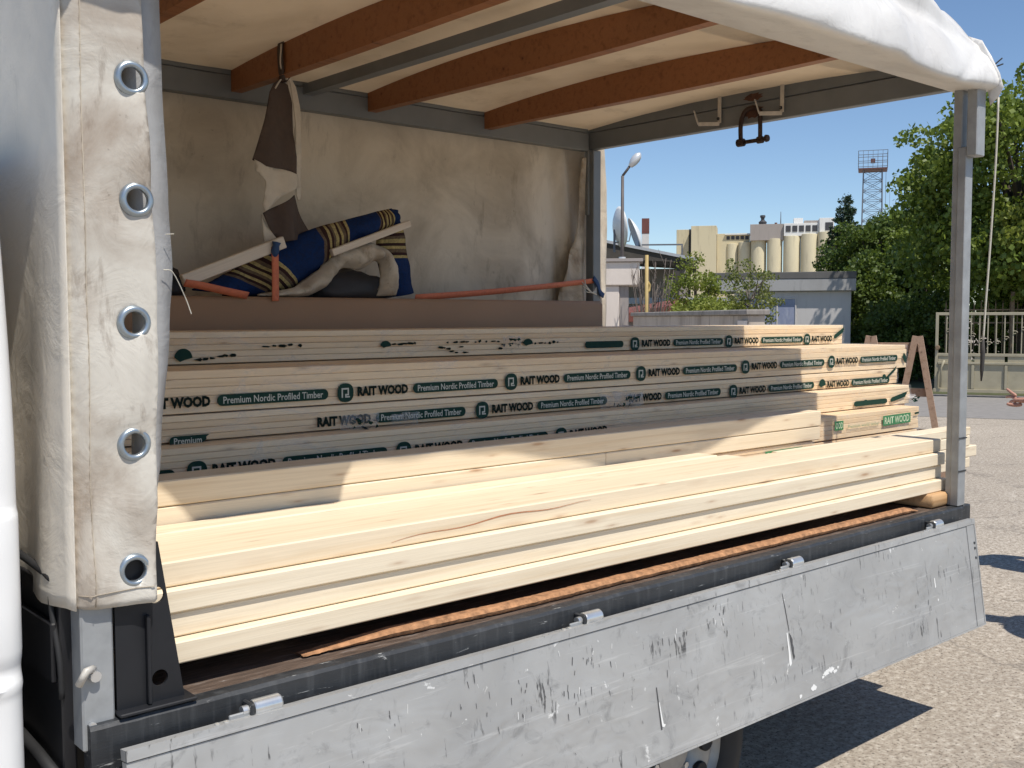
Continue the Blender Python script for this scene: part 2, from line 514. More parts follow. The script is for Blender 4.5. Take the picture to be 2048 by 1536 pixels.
class MB:
    def __init__(s):
        s.v = []
        s.f = []

    def add(s, vs, fs):
        k = len(s.v)
        s.v += [tuple(p) for p in vs]
        s.f += [tuple(i + k for i in f) for f in fs]
        return s

    def box(s, x0, x1, y0, y1, z0, z1, bev=0.):
        if bev <= 0:
            vs = [(x, y, z) for z in (z0, z1) for y in (y0, y1) for x in (x0, x1)]
            return s.add(vs, [(0, 2, 3, 1), (4, 5, 7, 6), (0, 1, 5, 4), (2, 6, 7, 3), (0, 4, 6, 2), (1, 3, 7, 5)])
        bm = bmesh.new()
        bmesh.ops.create_cube(bm, size=1)
        for v in bm.verts:
            v.co = ((x0 + x1) / 2 + v.co.x * (x1 - x0), (y0 + y1) / 2 + v.co.y * (y1 - y0), (z0 + z1) / 2 + v.co.z * (z1 - z0))
        bmesh.ops.bevel(bm, geom=list(bm.edges), offset=bev, segments=1, affect='EDGES')
        bm.verts.index_update()
        s.add([v.co for v in bm.verts], [[v.index for v in f.verts] for f in bm.faces])
        bm.free()
        return s

    def obox(s, c, ax, ay, az):
        """box from centre and three half-axis vectors"""
        c, ax, ay, az = map(Vector, (c, ax, ay, az))
        vs = [c + ax * i + ay * j + az * k for k in (-1, 1) for j in (-1, 1) for i in (-1, 1)]
        return s.add(vs, [(0, 2, 3, 1), (4, 5, 7, 6), (0, 1, 5, 4), (2, 6, 7, 3), (0, 4, 6, 2), (1, 3, 7, 5)])

    def bar(s, p0, p1, w, h, up=(0, 0, 1)):
        p0, p1 = Vector(p0), Vector(p1)
        d = p1 - p0
        u = Vector(up)
        sd = d.cross(u)
        if sd.length < 1e-6:
            sd = d.cross(Vector((1, 0, 0)))
        sd.normalize()
        u = sd.cross(d).normalized()
        return s.obox((p0 + p1) / 2, d / 2, sd * w / 2, u * h / 2)

    def tube(s, pts, r, n=8, caps=True):
        pts = [Vector(p) for p in pts]
        rs = r if isinstance(r, (list, tuple)) else [r] * len(pts)
        k = len(s.v)
        ref = None
        for i, p in enumerate(pts):
            d = (pts[min(i + 1, len(pts) - 1)] - pts[max(i - 1, 0)]).normalized()
            if ref is None:
                ref = d.orthogonal().normalized()
            ref = (ref - d * ref.dot(d))
            ref = ref.normalized() if ref.length > 1e-5 else d.orthogonal().normalized()
            b = d.cross(ref)
            for j in range(n):
                a = 2 * math.pi * j / n
                s.v.append(tuple(p + (ref * math.cos(a) + b * math.sin(a)) * rs[i]))
        for i in range(len(pts) - 1):
            for j in range(n):
                a = k + i * n + j
                b = k + i * n + (j + 1) % n
                s.f.append((a, b, b + n, a + n))
        if caps:
            s.f.append(tuple(k + j for j in reversed(range(n))))
            s.f.append(tuple(k + (len(pts) - 1) * n + j for j in range(n)))
        return s

    def lathe(s, c, axis, prof, n=24):
        """prof: list of (radius, height along axis)"""
        c, axis = Vector(c), Vector(axis).normalized()
        a = axis.orthogonal().normalized()
        b = axis.cross(a)
        k = len(s.v)
        for r, h in prof:
            for j in range(n):
                t = 2 * math.pi * j / n
                s.v.append(tuple(c + axis * h + (a * math.cos(t) + b * math.sin(t)) * r))
        for i in range(len(prof) - 1):
            for j in range(n):
                p = k + i * n + j
                q = k + i * n + (j + 1) % n
                s.f.append((p, q, q + n, p + n))
        return s

    def torus(s, c, axis, R_, r, n=28, m=10):
        prof = [(R_ + r * math.cos(2 * math.pi * i / m), r * math.sin(2 * math.pi * i / m)) for i in range(m + 1)]
        return s.lathe(c, axis, prof, n)

    def grid(s, rows):
        k = len(s.v)
        n = len(rows[0])
        for r in rows:
            s.v += [tuple(p) for p in r]
        for i in range(len(rows) - 1):
            for j in range(n - 1):
                a = k + i * n + j
                s.f.append((a, a + 1, a + n + 1, a + n))
        return s

    def prism(s, poly, y0, y1):
        """poly in (x,z), extruded along y"""
        n = len(poly)
        vs = [(x, y0, z) for x, z in poly] + [(x, y1, z) for x, z in poly]
        fs = [tuple(range(n)), tuple(reversed(range(n, 2 * n)))]
        fs += [(i, i + n, (i + 1) % n + n, (i + 1) % n) for i in range(n)]
        return s.add(vs, fs)

    def patch(s, outline, fy, holes=(), sp=.03, hseg=20, plane='xz'):
        pts = [Vector(p) for p in outline]
        # densify outline
        o = []
        for i in range(len(pts)):
            a, b = pts[i], pts[(i + 1) % len(pts)]
            k = max(1, int((b - a).length / sp))
            o += [a.lerp(b, j / k) for j in range(k)]
        edges = [(i, (i + 1) % len(o)) for i in range(len(o))]
        vs = list(o)
        for hx, hz, hr in holes:
            k = len(vs)
            vs += [Vector((hx + hr * math.cos(2 * math.pi * i / hseg), hz + hr * math.sin(2 * math.pi * i / hseg))) for i in range(hseg)]
            edges += [(k + i, k + (i + 1) % hseg) for i in range(hseg)]
        x0, x1 = min(p.x for p in o), max(p.x for p in o)
        z0, z1 = min(p.y for p in o), max(p.y for p in o)

        def inside(q):
            c = False
            j = len(o) - 1
            for i in range(len(o)):
                if (o[i].y > q.y) != (o[j].y > q.y) and q.x < (o[j].x - o[i].x) * (q.y - o[i].y) / (o[j].y - o[i].y) + o[i].x:
                    c = not c
                j = i
            return c
        nx, nz = int((x1 - x0) / sp), int((z1 - z0) / sp)
        for i in range(1, nx + 1):
            for j in range(1, nz + 1):
                q = Vector((x0 + (i - .5 * (j % 2)) * sp, z0 + j * sp))
                if inside(q) and all((q - Vector((h[0], h[1]))).length > h[2] * 1.15 for h in holes):
                    vs.append(q)
        rv, re, rf, *_ = delaunay_2d_cdt(vs, edges, [], 1, 1e-6)
        fs = []
        for f in rf:
            c = sum((rv[i] for i in f), Vector((0, 0))) / len(f)
            if any((c - Vector((h[0], h[1]))).length < h[2] * .97 for h in holes):
                continue
            fs.append(tuple(f))
        return s.add([(p.x, fy(p.x, p.y), p.y) for p in rv], fs)

    def build(s, name, mat, parent=None, smooth=False, local=False, solid=0., angle=None):
        me = bpy.data.meshes.new(name)
        me.from_pydata(s.v, [], s.f)
        if parent is not None and not local:
            me.transform(wmat(parent).inverted())
        me.materials.append(MAT[mat])
        me.validate()
        ob = bpy.data.objects.new(name, me)
        COL.objects.link(ob)
        if parent is not None:
            ob.parent = parent
        if smooth:
            me.polygons.foreach_set('use_smooth', [True] * len(me.polygons))
            if angle:
                bm = bmesh.new()
                bm.from_mesh(me)
                for e in bm.edges:
                    if len(e.link_faces) == 2 and e.calc_face_angle(0) > R(angle):
                        e.smooth = False
                bm.to_mesh(me)
                bm.free()
        if solid:
            m = ob.modifiers.new('thickness', 'SOLIDIFY')
            m.thickness = solid
            m.offset = 0
        return ob


def tag(o, label=None, cat=None, group=None, kind=None):
    if label:
        o['label'] = label
    if cat:
        o['category'] = cat
    if group:
        o['group'] = group
    if kind:
        o['kind'] = kind
    return o


def thing(name, label, cat, loc=(0, 0, 0), rz=0., group=None):
    o = bpy.data.objects.new(name, None)
    o.empty_display_size = .1
    COL.objects.link(o)
    o.location = loc
    o.rotation_euler = (0, 0, rz)
    return tag(o, label, cat, group)


def link_copy(o, parent, dx=0, dy=0, dz=0):
    c = o.copy()
    COL.objects.link(c)
    c.parent = parent
    c.location = Vector(o.location) + Vector((dx, dy, dz))
    return c


def sstep(a, b, x):
    t = min(1, max(0, (x - a) / (b - a)))
    return t * t * (3 - 2 * t)


def nz(x, y, z, s=1.):
    return noise.noise(Vector((x * s, y * s, z * s)))


def crom(pts, n):
    """Catmull-Rom through points (tuples), n samples per span"""
    P = [Vector(p) for p in pts]
    P = [P[0] * 2 - P[1]] + P + [P[-1] * 2 - P[-2]]
    out = []
    for i in range(1, len(P) - 2):
        a, b, c, d = P[i - 1:i + 3]
        for j in range(n):
            t = j / n
            out.append(.5 * ((2 * b) + (c - a) * t + (2 * a - 5 * b + 4 * c - d) * t * t + (3 * b - a - 3 * c + d) * t ** 3))
    out.append(P[-2])
    return out


# ================================================================== THE SETTING
g = MB()
gs = [-60, -20, -8, -3, 0, 2, 4, 6, 8, 12, 18, 30, 60, 140, 400, 1200]
rows = [[(x, y, 0) for y in [-60, -20, -8, -3, 0, 2, 4, 8, 12, 18, 30, 60, 140, 400, 1200]] for x in gs]
g.grid(rows)
tag(g.build('ground', 'ground', None), kind='structure', label='pale gritty concrete yard')

# asphalt lane in front of the gate
rd = MB()
d0 = Vector((.42, -.907, 0))
n0 = Vector((.907, .42, 0))
c0 = Vector((21.4, 8.7, .004))
rd.grid([[c0 + d0 * a + n0 * b for a in (-3.5, 0, 4, 9, 16)] for b in (-4.6, -3, -1, 1.2)])
tag(rd.build('asphalt_lane', 'asphalt'), kind='structure', label='grey asphalt lane in front of the gate')
sv = MB()
sv.grid([[c0 + d0 * a + n0 * b + Vector((0, 0, .004)) for a in (-16, -8, -3.2, 0, 6, 16)] for b in (1.25, 4, 9, 22)])
tag(sv.build('verge', 'soil'), kind='structure', label='weedy verge beyond the gate')

# ================================================================== THE TRUCK
T = thing('flatbed_truck', 'white flatbed truck with open tarpaulin cover and lowered grey drop side', 'truck', (2.5, 1.1, 0))
XF, XR, W = .72, 4.40, 2.2      # bed front, rear, width
ZD = .90

# deck and chassis
MB().box(XF, XR, -.005, W, .84, ZD, .004).build('bed_floor', 'deck', T)
mb = MB()
NX = 120
rows = []
for i in range(NX + 1):
    x = XF + (XR - XF) * i / NX
    w = .0012 * nz(x, 0, 3, 6) + .0014 * nz(x, 5, 3, 40)
    rows.append([(x, .0, ZD + .003 + w * .4), (x, -.018, ZD + .0035 + w * .5), (x, -.034 + w, ZD + .002 + w), (x, -.040 + w * .6, ZD - .006 + w), (x, -.040, .79), (x, -.040, .74), (x, .0, .735)])
mb.grid(rows)
n = 7
mb.f.append(tuple(range(n)))
mb.f.append(tuple(reversed(range(NX * n, NX * n + n))))
mb.build('side_rail', 'dark', T, True, angle=25)
MB().box(XR - .03, XR + .03, -.04, W, .74, .905, .004).build('rear_rail', 'dark', T)
MB().box(XF + .001, XR - .05, W + .001, W + .03, .50, 1.0, .004).build('far_drop_side', 'alu', T)
for y in (.62, 1.5):
    MB().box(-1.6, XR - .1, y, y + .09, .52, .70, .004).build('chassis_beam', 'black', T)
for x in (1.0, 1.8, 2.6, 3.4, 4.1):
    MB().box(x, x + .06, .03, W - .03, .71, .838, .003).build('cross_member', 'black', T)

# headboard at the front of the bed
MB().box(.690, .718, .03, W - .02, .62, 1.17, .003).build('headboard', 'headb', T)
MB().box(.676, .688, .04, W - .03, .98, 1.10, .003).build('headboard_rib', 'headb', T)
# lower front panel under the headboard and cable
mb = MB()
pts = [(.672, y, .80 + .03 * math.sin(y * 5) - .02 * y) for y in [i * .12 for i in range(18)]]
mb.tube(pts, .012, 8)
mb.build('cable', 'black', T, True)

# corner posts
fp = MB().box(.712, .776, -.022, .045, .848, 2.64, .004).build('corner_post', 'post', T)
MB().lathe((.735, -.024, 1.0), (0, -1, 0), [(0, .012), (.011, .012), (.011, 0)], 10).build('bolt', 'shiny', fp)
MB().tube([(.735, -.02, 1.012), (.712, -.05, 1.02), (.704, -.03, .99)], .008, 8).build('latch', 'hook', fp, True)
MB().lathe((.729, -.023, .90), (0, -1, 0), [(0, .008), (.008, .008), (.008, 0)], 10).build('bolt', 'shiny', fp)
rp = MB().box(4.33, 4.375, -.012, .026, .905, 2.64, .003).build('corner_post', 'post', T)
MB().box(4.322, 4.383, -.036, .0, .905, 2.40, .003).build('post_channel', 'post', rp)
MB().box(4.316, 4.388, -.082, -.037, 2.36, 2.64, .004).build('post_sleeve', 'post', rp)
for z in (1.19, 1.05):
    MB().box(4.318, 4.386, -.0385, -.0365, z, z + .006).build('post_seam', 'dark', rp)
MB().box(4.325, 4.385, 2.10, 2.16, .905, 2.64, .003).build('corner_post', 'frame', T)
MB().box(.712, .776, 2.12, 2.18, .905, 2.64, .003).build('corner_post', 'frame', T)

# gusset plate beside the front post
gp = MB()
ol = [(.782, .905), (.925, .905), (.874, 1.245), (.782, 1.245)]
gp.patch(ol, lambda x, z: -.012, [(.872, .962, .017), (.868, 1.135, .017)], .04)
gp.build('gusset_plate', 'plate', T, solid=.007)
MB().box(.778, .940, -.044, .03, .9065, .914, .002).build('gusset_foot', 'plate', T)
MB().box(.842, .850, -.03, -.017, .915, 1.10, .002).build('gusset_rib', 'plate', T)
MB().box(.842, .850, .0, .10, .915, 1.15, .002).build('gusset_rib', 'plate', T)

# roof frame: far rail, rear header, near rail
fr = MB().box(XF, 4.32, 2.13, 2.18, 2.637, 2.735, .003).build('roof_rail', 'frame', T)
MB().box(XF, 4.318, 2.135, 2.175, 2.738, 2.765, .003).build('rail_cap', 'frame', fr)
MB().box(XF, 4.318, .03, .065, 2.665, 2.735, .003).build('roof_rail', 'frame', T)
hd = MB().box(4.33, 4.38, .03, 2.18, 2.645, 2.738, .003).build('rear_header', 'frame', T)
MB().box(4.334, 4.376, .03, 2.18, 2.742, 2.80, .003).build('header_cap', 'frame', hd)
MB().box(4.31, 4.33, 2.128, 2.152, 2.28, 2.64, .002).build('post_bracket', 'frame', T)


def arch(y):
    t = (y - 1.1) / 1.05
    return 2.756 + .045 * (1 - t * t)


for k, x in enumerate((1.46, 2.165, 2.86, 3.575)):
    mb = MB()
    prof = []
    ys = [.075 + (2.13 - .075) * i / 16 for i in range(17)]
    t2 = .024
    rows = []
    for y in ys:
        zt = arch(y) - .002
        zb = 2.668 + .004 * math.sin(y * 2.4 + k)
        rows.append([(x - t2, y, zb), (x + t2, y, zb), (x + t2, y, zt), (x - t2, y, zt), (x - t2, y, zb)])
    mb.grid(rows)
    mb.f.append((0, 1, 2, 3))
    mb.f.append(tuple(16 * 5 + j for j in (3, 2, 1, 0)))
    mb.build('roof_slat', 'slat', T)
mb = MB()
rows = []
for i in range(17):
    y = .075 + (2.13 - .075) * i / 16
    zt = 2.748
    zb = 2.702
    rows.append([(2.49, y, zb), (2.54, y, zb), (2.54, y, zt), (2.49, y, zt), (2.49, y, zb)])
mb.grid(rows)
mb.build('roof_bow', 'frame', T)

# roof canvas
mb = MB()
rows = []
slx = (.70, 1.46, 2.165, 2.515, 2.86, 3.575, 4.36)
for i in range(97):
    x = .66 + (4.455 - .66) * i / 96
    d = min(abs(x - s) for s in slx)
    sag = .010 * min(1, d / .22)
    r = []
    for j in range(41):
        y = .05 + (2.215 - .05) * j / 40
        e = min((y - .05) / .3, (2.215 - y) / .3, 1)
        r.append((x, y, arch(y) + .003 - sag * e + .003 * nz(x, y, 0, 4)))
    rows.append(r)
mb.grid(rows)
mb.build('roof_canvas', 'tarp_roof', T, True, solid=.003)

# rolled-up side curtain along the near eave
def kline(x):
    k = 2.235
    k -= .16 * sstep(1.02, 1.20, x) * (1 - sstep(1.55, 1.62, x))
    k -= .125 * sstep(1.85, 2.9, x)
    k += .14 * sstep(3.2, 3.85, x)
    k += .13 * sstep(3.85, 4.42, x)
    k += .012 * nz(x, 3, 0, 5)
    return k


mb = MB()
rows = []
NXR = 130
for i in range(NXR + 1):
    x = .64 + (4.415 - .64) * i / NXR
    b = (2.592 - kline(x)) / 1.88
    e = sstep(3.7, 4.44, x)
    q = .012 * nz(x, 1, 2, 6)
    hump = .05 * math.exp(-((x - 3.42) / .10) ** 2) - .03 * math.exp(-((x - 3.53) / .05) ** 2)
    A_ = [(.085, 2.79), (.082, 2.70), (.068, 2.652), (.03, 2.639), (-.06, 2.620), (-b * .6, 2.603),
          (-b * .93, 2.586 + hump * .2), (-b - .006, 2.602 + hump * .4), (-b + .006, 2.67 + hump),
          (-b + .05, 2.77 + q), (-b + .11, 2.86 + q), (-.08, 2.95 + q), (.02, 3.02 + q),
          (.15, 3.06), (.27, 3.03), (.37, 2.94), (.44, 2.84)]
    B_ = [(.085, 2.79), (.082, 2.70), (.068, 2.652), (.03, 2.641), (-.02, 2.636), (-.06, 2.632),
          (-.10, 2.634), (-.128, 2.652), (-.118, 2.70),
          (-.085, 2.765), (-.045, 2.815), (.01, 2.865), (.07, 2.94),
          (.15, 3.01), (.27, 3.01), (.37, 2.94), (.44, 2.84)]
    e = sstep(3.75, 4.42, x)
    prof = [tuple(u_ + (w_ - u_) * e for u_, w_ in zip(a_, b_)) for a_, b_ in zip(A_, B_)]
    c = crom(prof, 3)
    row = []
    for j, p in enumerate(c):
        t = j / len(c)
        wob = (.014 * nz(x * 1.8 + t * 2, t * 4, 0) - .012 * max(0, 1 - abs(nz(x * 1.9 - t * 4, t * 2, 7)) * 6) + .003 * nz(x * 7, t * 6, 2)) * sstep(15, 24, j)
        dirn = Vector((p.x - .1, p.y - 2.8)).normalized()
        row.append((x, p.x + dirn.x * wob, p.y + dirn.y * wob))
    rows.append(row)
mb.grid(rows)
tr = mb.build('rolled_curtain', 'tarp_white', T, True, solid=.004)
# closed rear end of the roll: folded corner flap over the post
mb = MB()
last = rows[-1]
m = len(last)
cc = Vector((4.47, .10, 2.78))
r2 = []
r3 = []
for p in last:
    p = Vector(p)
    q = p.lerp(cc, .14)
    q.x = 4.428 + .008 * nz(p.y, p.z, 0, 14)
    r2.append(q)
    q = p.lerp(cc, .62)
    q.x = 4.435
    r3.append(q)
mb.grid([last, r2, r3])
mb.build('roll_end', 'tarp_white', tr, True, solid=.004)
mb = MB()
mb.patch([(.012, 2.868), (-.05, 2.838), (-.095, 2.765), (-.128, 2.692), (-.142, 2.635), (-.118, 2.600), (-.082, 2.572), (-.080, 2.63), (-.058, 2.71), (-.028, 2.79)], lambda y, z: 0, sp=.018)
mb.v = [(4.415 - .03 * math.sin((a[2] - 2.57) / .3 * 3.14) + .10 * (-.07 - a[0]) + .006 * nz(a[0] * 20, 0, a[2] * 20), a[0] - .004, a[2]) for a in mb.v]
mb.build('corner_flap', 'tarp_white', tr, True, solid=.006)
MB().tube([(4.41, -.105, 2.735), (4.40, -.138, 2.752)], .003, 6).build('tie_wire', 'dark', tr)
MB().tube([(4.41, -.110, 2.725), (4.40, -.142, 2.728)], .003, 6).build('tie_wire', 'dark', tr)
# hanging cord from the corner
mb = MB()
pts = crom([(4.42, -.118, 2.60), (4.424, -.112, 2.35), (4.43, -.095, 2.0), (4.435, -.080, 1.75), (4.438, -.072, 1.60)], 5)
mb.tube(pts, .0042, 6)
mb.build('tarp_cord', 'rope', T, True)
MB().tube([(4.438, -.072, 1.605), (4.442, -.070, 1.55), (4.44, -.069, 1.48), (4.438, -.068, 1.43)], [.005, .010, .008, .003], 6).build('cord_end', 'darkrope', T, True)

# far side curtain
mb = MB()
rows = []
for i in range(151):
    x = .70 + (4.53 - .70) * i / 150
    e = sstep(3.95, 4.3, x)
    r = []
    for j in range(49):
        z = .96 + (2.74 - .96) * j / 48
        y = 2.200 + .008 * nz(x, 0, z, 1.6) + .004 * nz(x, 2, z, 7) + .008 * math.sin(x * 11 + .8 * nz(x, 0, z, 1.2)) * sstep(2.9, 3.4, x)
        y += e * (.022 * math.sin(x * 34 + z * 2.4 + .7 * math.sin(z * 3))) + .025 * e
        xx = x + (.055 * math.sin((z - 1.45) * 2.7) * sstep(4.2, 4.53, x))
        r.append((xx, y, z))
    rows.append(r)
mb.grid(rows)
mb.build('far_curtain', 'tarp_far', T, True, solid=.003)
mb = MB()
mb.patch([(4.06, 1.60), (4.30, 1.60), (4.31, 2.30), (4.305, 2.60), (4.285, 2.60), (4.27, 2.35), (4.22, 2.12), (4.15, 1.95), (4.09, 1.75)], lambda x, z: 2.150 - .012 * math.sin(x * 60 + z * 5) + .006 * nz(x * 6, 0, z * 6), sp=.03)
mb.build('curtain_edge', 'clothdirty', T, True, solid=.003)
# front wall curtain (faces the cab) and its rope
mb = MB()
rows = []
for i in range(61):
    y = -.030 + (2.2 + .03) * i / 60
    r = []
    for j in range(61):
        z = 1.135 + (2.80 - 1.135) * j / 60
        d = (z - 1.135)
        f = .012 * math.sin(y * 16 + .6 * z) * math.exp(-d * 1.8) + .006 * nz(0, y, z, 3)
        edge = sstep(0, .12, y + .03)
        r.append((.694 + .008 * (1 - edge) - f * edge - .012 * math.sin(z * 2.2) * edge, y, z - .05 * (y + .03) * .0))
    rows.append(r)
mb.grid(rows)
mb.build('front_curtain', 'tarp_front', T, True, solid=.003)
MB().torus((.690, .06, 1.19), (1, 0, 0), .018, .006, 20, 8).build('eyelet', 'ring', T, True)
MB().tube(crom([(.684, .9, 1.23), (.680, .5, 1.222), (.682, .15, 1.200), (.684, .07, 1.19), (.690, .055, 1.18)], 5), .008, 8).tube(crom([(.686, .062, 1.18), (.684, .055, 1.12), (.688, .03, 1.03), (.69, .028, .95)], 5), .006, 8).build('tension_rope', 'black', T, True)

# near front curtain strip with five eyelets
EY = [(.8354, 2.1694), (.8396, 1.934), (.8286, 1.6927), (.8237, 1.4512), (.8174, 1.198)]
EY2 = [(.832, 2.405), (.830, 2.63)]
def fyc(x, z):
    a = (x - .70) / .19
    y = -.034 - .004 * nz(x, 0, z, 7) - .012 * math.exp(-((x - .842 - .006 * math.sin(z * 7)) / .016) ** 2) * (.6 + .4 * math.sin(z * 13))
    y += .007 * nz(x * 2, 1, z, 4) + .010 * nz(x, 6, z, 9) * sstep(1.7, 1.2, z) + .02 * sstep(.728, .700, x)
    y -= .006 * math.exp(-((x - .728) / .006) ** 2)
    for ex, ez in EY:
        d = math.hypot(x - ex, z - ez)
        y += .006 * math.exp(-(d / .05) ** 2)
    return y
def lut(tab, z):
    for (a, va), (b, vb) in zip(tab, tab[1:]):
        if z <= b:
            return va + (vb - va) * sstep(a, b, z)
    return tab[-1][1]
def cw(z):
    return lut([(1.10, .855), (1.138, .856), (1.336, .866), (1.72, .876), (1.80, .876), (1.993, .867), (2.167, .859), (2.4, .857), (2.7, .857)], z)
ol = [(.702, 1.140), (.74, 1.134), (.80, 1.131), (.85, 1.1305), (cw(1.14), 1.136)]
for i in range(1, 26):
    z = 1.136 + (2.66 - 1.136) * i / 25
    ol.append((cw(z) + .003 * nz(z, 0, 0, 20), z))
ol += [(.702, 2.66)]
mb = MB()
mb.patch(ol, fyc, [(a, b, .0235) for a, b in EY] + [(a, b, .0235) for a, b in EY2], .014, 28)
cu = mb.build('near_curtain', 'tarp_near', T, True, solid=.0035)
for a, b in EY + EY2:
    y = fyc(a, b)
    MB().lathe((a, y - .001, b), (0, -1, 0), [(.0215, -.006), (.0215, .004), (.0235, .006), (.0265, .0072), (.0305, .006), (.0335, .0022), (.0345, -.001)], 32).build('eyelet', 'ring', cu, True)
mb = MB()
for xa in (.7345,):
    mb.grid([[(xa + k * .0015, fyc(xa, z) - .0035, z) for z in [1.14 + i * .03 for i in range(50)]] for k in (0, 1)])
mb.build('seam', 'clothdirty', cu, True, solid=.002)
mb = MB()
mb.grid([[(x, fyc(x, 1.163) - .0035, 1.163 + k * .0015) for x in [.708 + i * .006 for i in range(25)]] for k in (0, 1)])
mb.build('hem_seam', 'clothdirty', cu, True, solid=.002)
# second layer folded back behind the strip
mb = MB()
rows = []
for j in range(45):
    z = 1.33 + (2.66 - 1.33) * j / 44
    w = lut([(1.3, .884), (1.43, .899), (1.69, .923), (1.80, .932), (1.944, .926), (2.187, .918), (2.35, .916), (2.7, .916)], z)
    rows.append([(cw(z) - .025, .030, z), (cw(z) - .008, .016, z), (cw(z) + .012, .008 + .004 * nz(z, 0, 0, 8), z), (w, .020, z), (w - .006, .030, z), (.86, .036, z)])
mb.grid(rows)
MAT['hem'] = tarp('shade_grey_hem', (.36, .36, .36), (.22, .2, .18), 0, .6, 4, .6)  # grey of the tarp back, also standing in for shade on this layer
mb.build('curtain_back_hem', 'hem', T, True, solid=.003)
MB().tube([(.912, .0, 1.872), (.925, -.01, 1.873)], .001, 5).build('loose_thread', 'rope', T)
MB().tube(crom([(.905, .0, 1.80), (.925, .0, 1.795), (.955, .01, 1.745), (.968, .01, 1.71)], 4), .0011, 5).build('loose_thread', 'rope', T)

# drop side hanging down
def dsp(x, t, off=0.):
    """t 0 top .. 1 bottom, off outward"""
    y = -.090 + (-.152 + .090) * t
    z = .857 + (.422 - .857) * t
    nn = Vector((0, -.435, .062)).normalized()
    return (x, y + nn.y * off, z + nn.z * off)
X0, X1 = .768, 4.352
def slab(x0, x1, t0, t1, o0, o1, seg=1):
    m_ = MB()
    ro = []
    for i in range(seg + 1):
        x = x0 + (x1 - x0) * i / seg
        ro.append([dsp(x, t0, o0), dsp(x, t0, o1), dsp(x, t1, o1), dsp(x, t1, o0), dsp(x, t0, o0)])
    m_.grid(ro)
    m_.f.append((3, 2, 1, 0))
    m_.f.append(tuple(seg * 5 + j for j in (0, 1, 2, 3)))
    return m_
ds = slab(X0, X1 - .075, .052, .985, -.022, 0.0).build('drop_side', 'alu', T)
slab(X0, X1, -.004, .046, -.026, .004).build('top_trim', 'alu', ds)
slab(X1 - .0745, X1, .050, .985, -.024, .003).build('end_trim', 'alu', ds)
slab(X0, X1, .987, 1.0, -.024, .003).build('bottom_trim', 'alu', ds)
MB().add([dsp(X1 - .012, .05, .0034), dsp(X1 - .009, .05, .0034), dsp(X1 - .009, .98, .0034), dsp(X1 - .012, .98, .0034)], [(0, 1, 2, 3)]).build('edge_groove', 'dark', ds)
for t in (.22, .27, .36):
    p = Vector(dsp(X1 - .025, t, .003))
    MB().lathe(p, (0, -.99, .14), [(.006, 0), (.005, .003), (0, .0035)], 8).build('rivet', 'dark', ds)
# dents and paint marks that have a shape of their own
def mark(pts, mat, name='paint_mark', off=.0012):
    m_ = MB()
    m_.add([dsp(x, t, off) for x, t in pts], [tuple(range(len(pts)))])
    return m_.build(name, mat, ds)
def blob(cx, ct, rx, rt, n=14, seed=0, j=.45):
    rnd = random.Random(seed)
    return [(cx + rx * math.cos(2 * math.pi * i / n) * (1 - j * rnd.random()), ct + rt * math.sin(2 * math.pi * i / n) * (1 - j * rnd.random())) for i in range(n)]
MAT['paintwhite'] = simple('white_paint_splash', (.72, .72, .70), .6, 0, .05, 30)
MAT['scuff'] = simple('dark_scuff', (.07, .07, .072), .6, 0, .3, 60)
for k_, (bx, bt, br) in enumerate(((3.16, .86, .022), (3.19, .845, .026), (3.215, .87, .016), (3.14, .88, .012), (3.235, .85, .010))):
    mark(blob(bx, bt, br, br * 1.3, 22, 30 + k_, .6), 'paintwhite', off=.0012 + k_ * .0002)
mark(blob(3.08, .93, .02, .03, 12, 4), 'paintwhite')
mark(blob(3.00, .955, .012, .02, 9, 5), 'paintwhite')
mark([(2.958, .46), (2.964, .455), (2.966, .52), (2.969, .60), (2.971, .69), (2.962, .71), (2.956, .69), (2.959, .6)], 'paintwhite')
mark([(2.973, .46), (2.982, .49), (2.988, .52), (2.986, .55), (2.991, .58), (2.988, .62), (2.992, .65), (2.984, .67), (2.979, .6), (2.976, .52)], 'scuff', 'gouge', .0016)
mark([(2.957, .16), (2.959, .16), (2.968, .28), (2.976, .45), (2.973, .45), (2.964, .28)], 'scuff', 'gouge')
mark([(2.30, .52), (2.304, .52), (2.31, .80), (2.304, .80)], 'scuff', 'gouge')
mark([(2.306, .62), (2.309, .62), (2.313, .70), (2.317, .765), (2.326, .775), (2.318, .79), (2.310, .78), (2.308, .70)], 'paintwhite')
mark(blob(3.98, .62, .008, .02, 12, 29, .6), 'paintwhite')
mark([(3.965, .42), (3.972, .42), (3.975, .50), (3.966, .51)], 'paintwhite')
rnd = random.Random(5)
CL = [(2.62, .16), (2.64, .2), (1.96, .38), (2.15, .34), (1.62, .25), (1.80, .3), (2.4, .2), (2.05, .18), (1.4, .22)]
for k in range(150):
    cx_, ct_ = rnd.choice(CL)
    x = rnd.gauss(cx_, .035) if k < 95 else rnd.uniform(1.0, 4.25)
    t = max(.06, rnd.gauss(ct_, .07)) if k < 95 else rnd.uniform(.08, .9)
    w = rnd.uniform(.0006, .0026)
    h = rnd.uniform(.012, .06)
    sk = rnd.uniform(-.004, .004)
    mark([(x, t), (x + w, t + h * .1), (x + w * .8 + sk, t + h), (x + sk, t + h * .8)], 'scuff' if rnd.random() < .78 else 'paintwhite', 'scratch', .0008 + k * 1e-5)

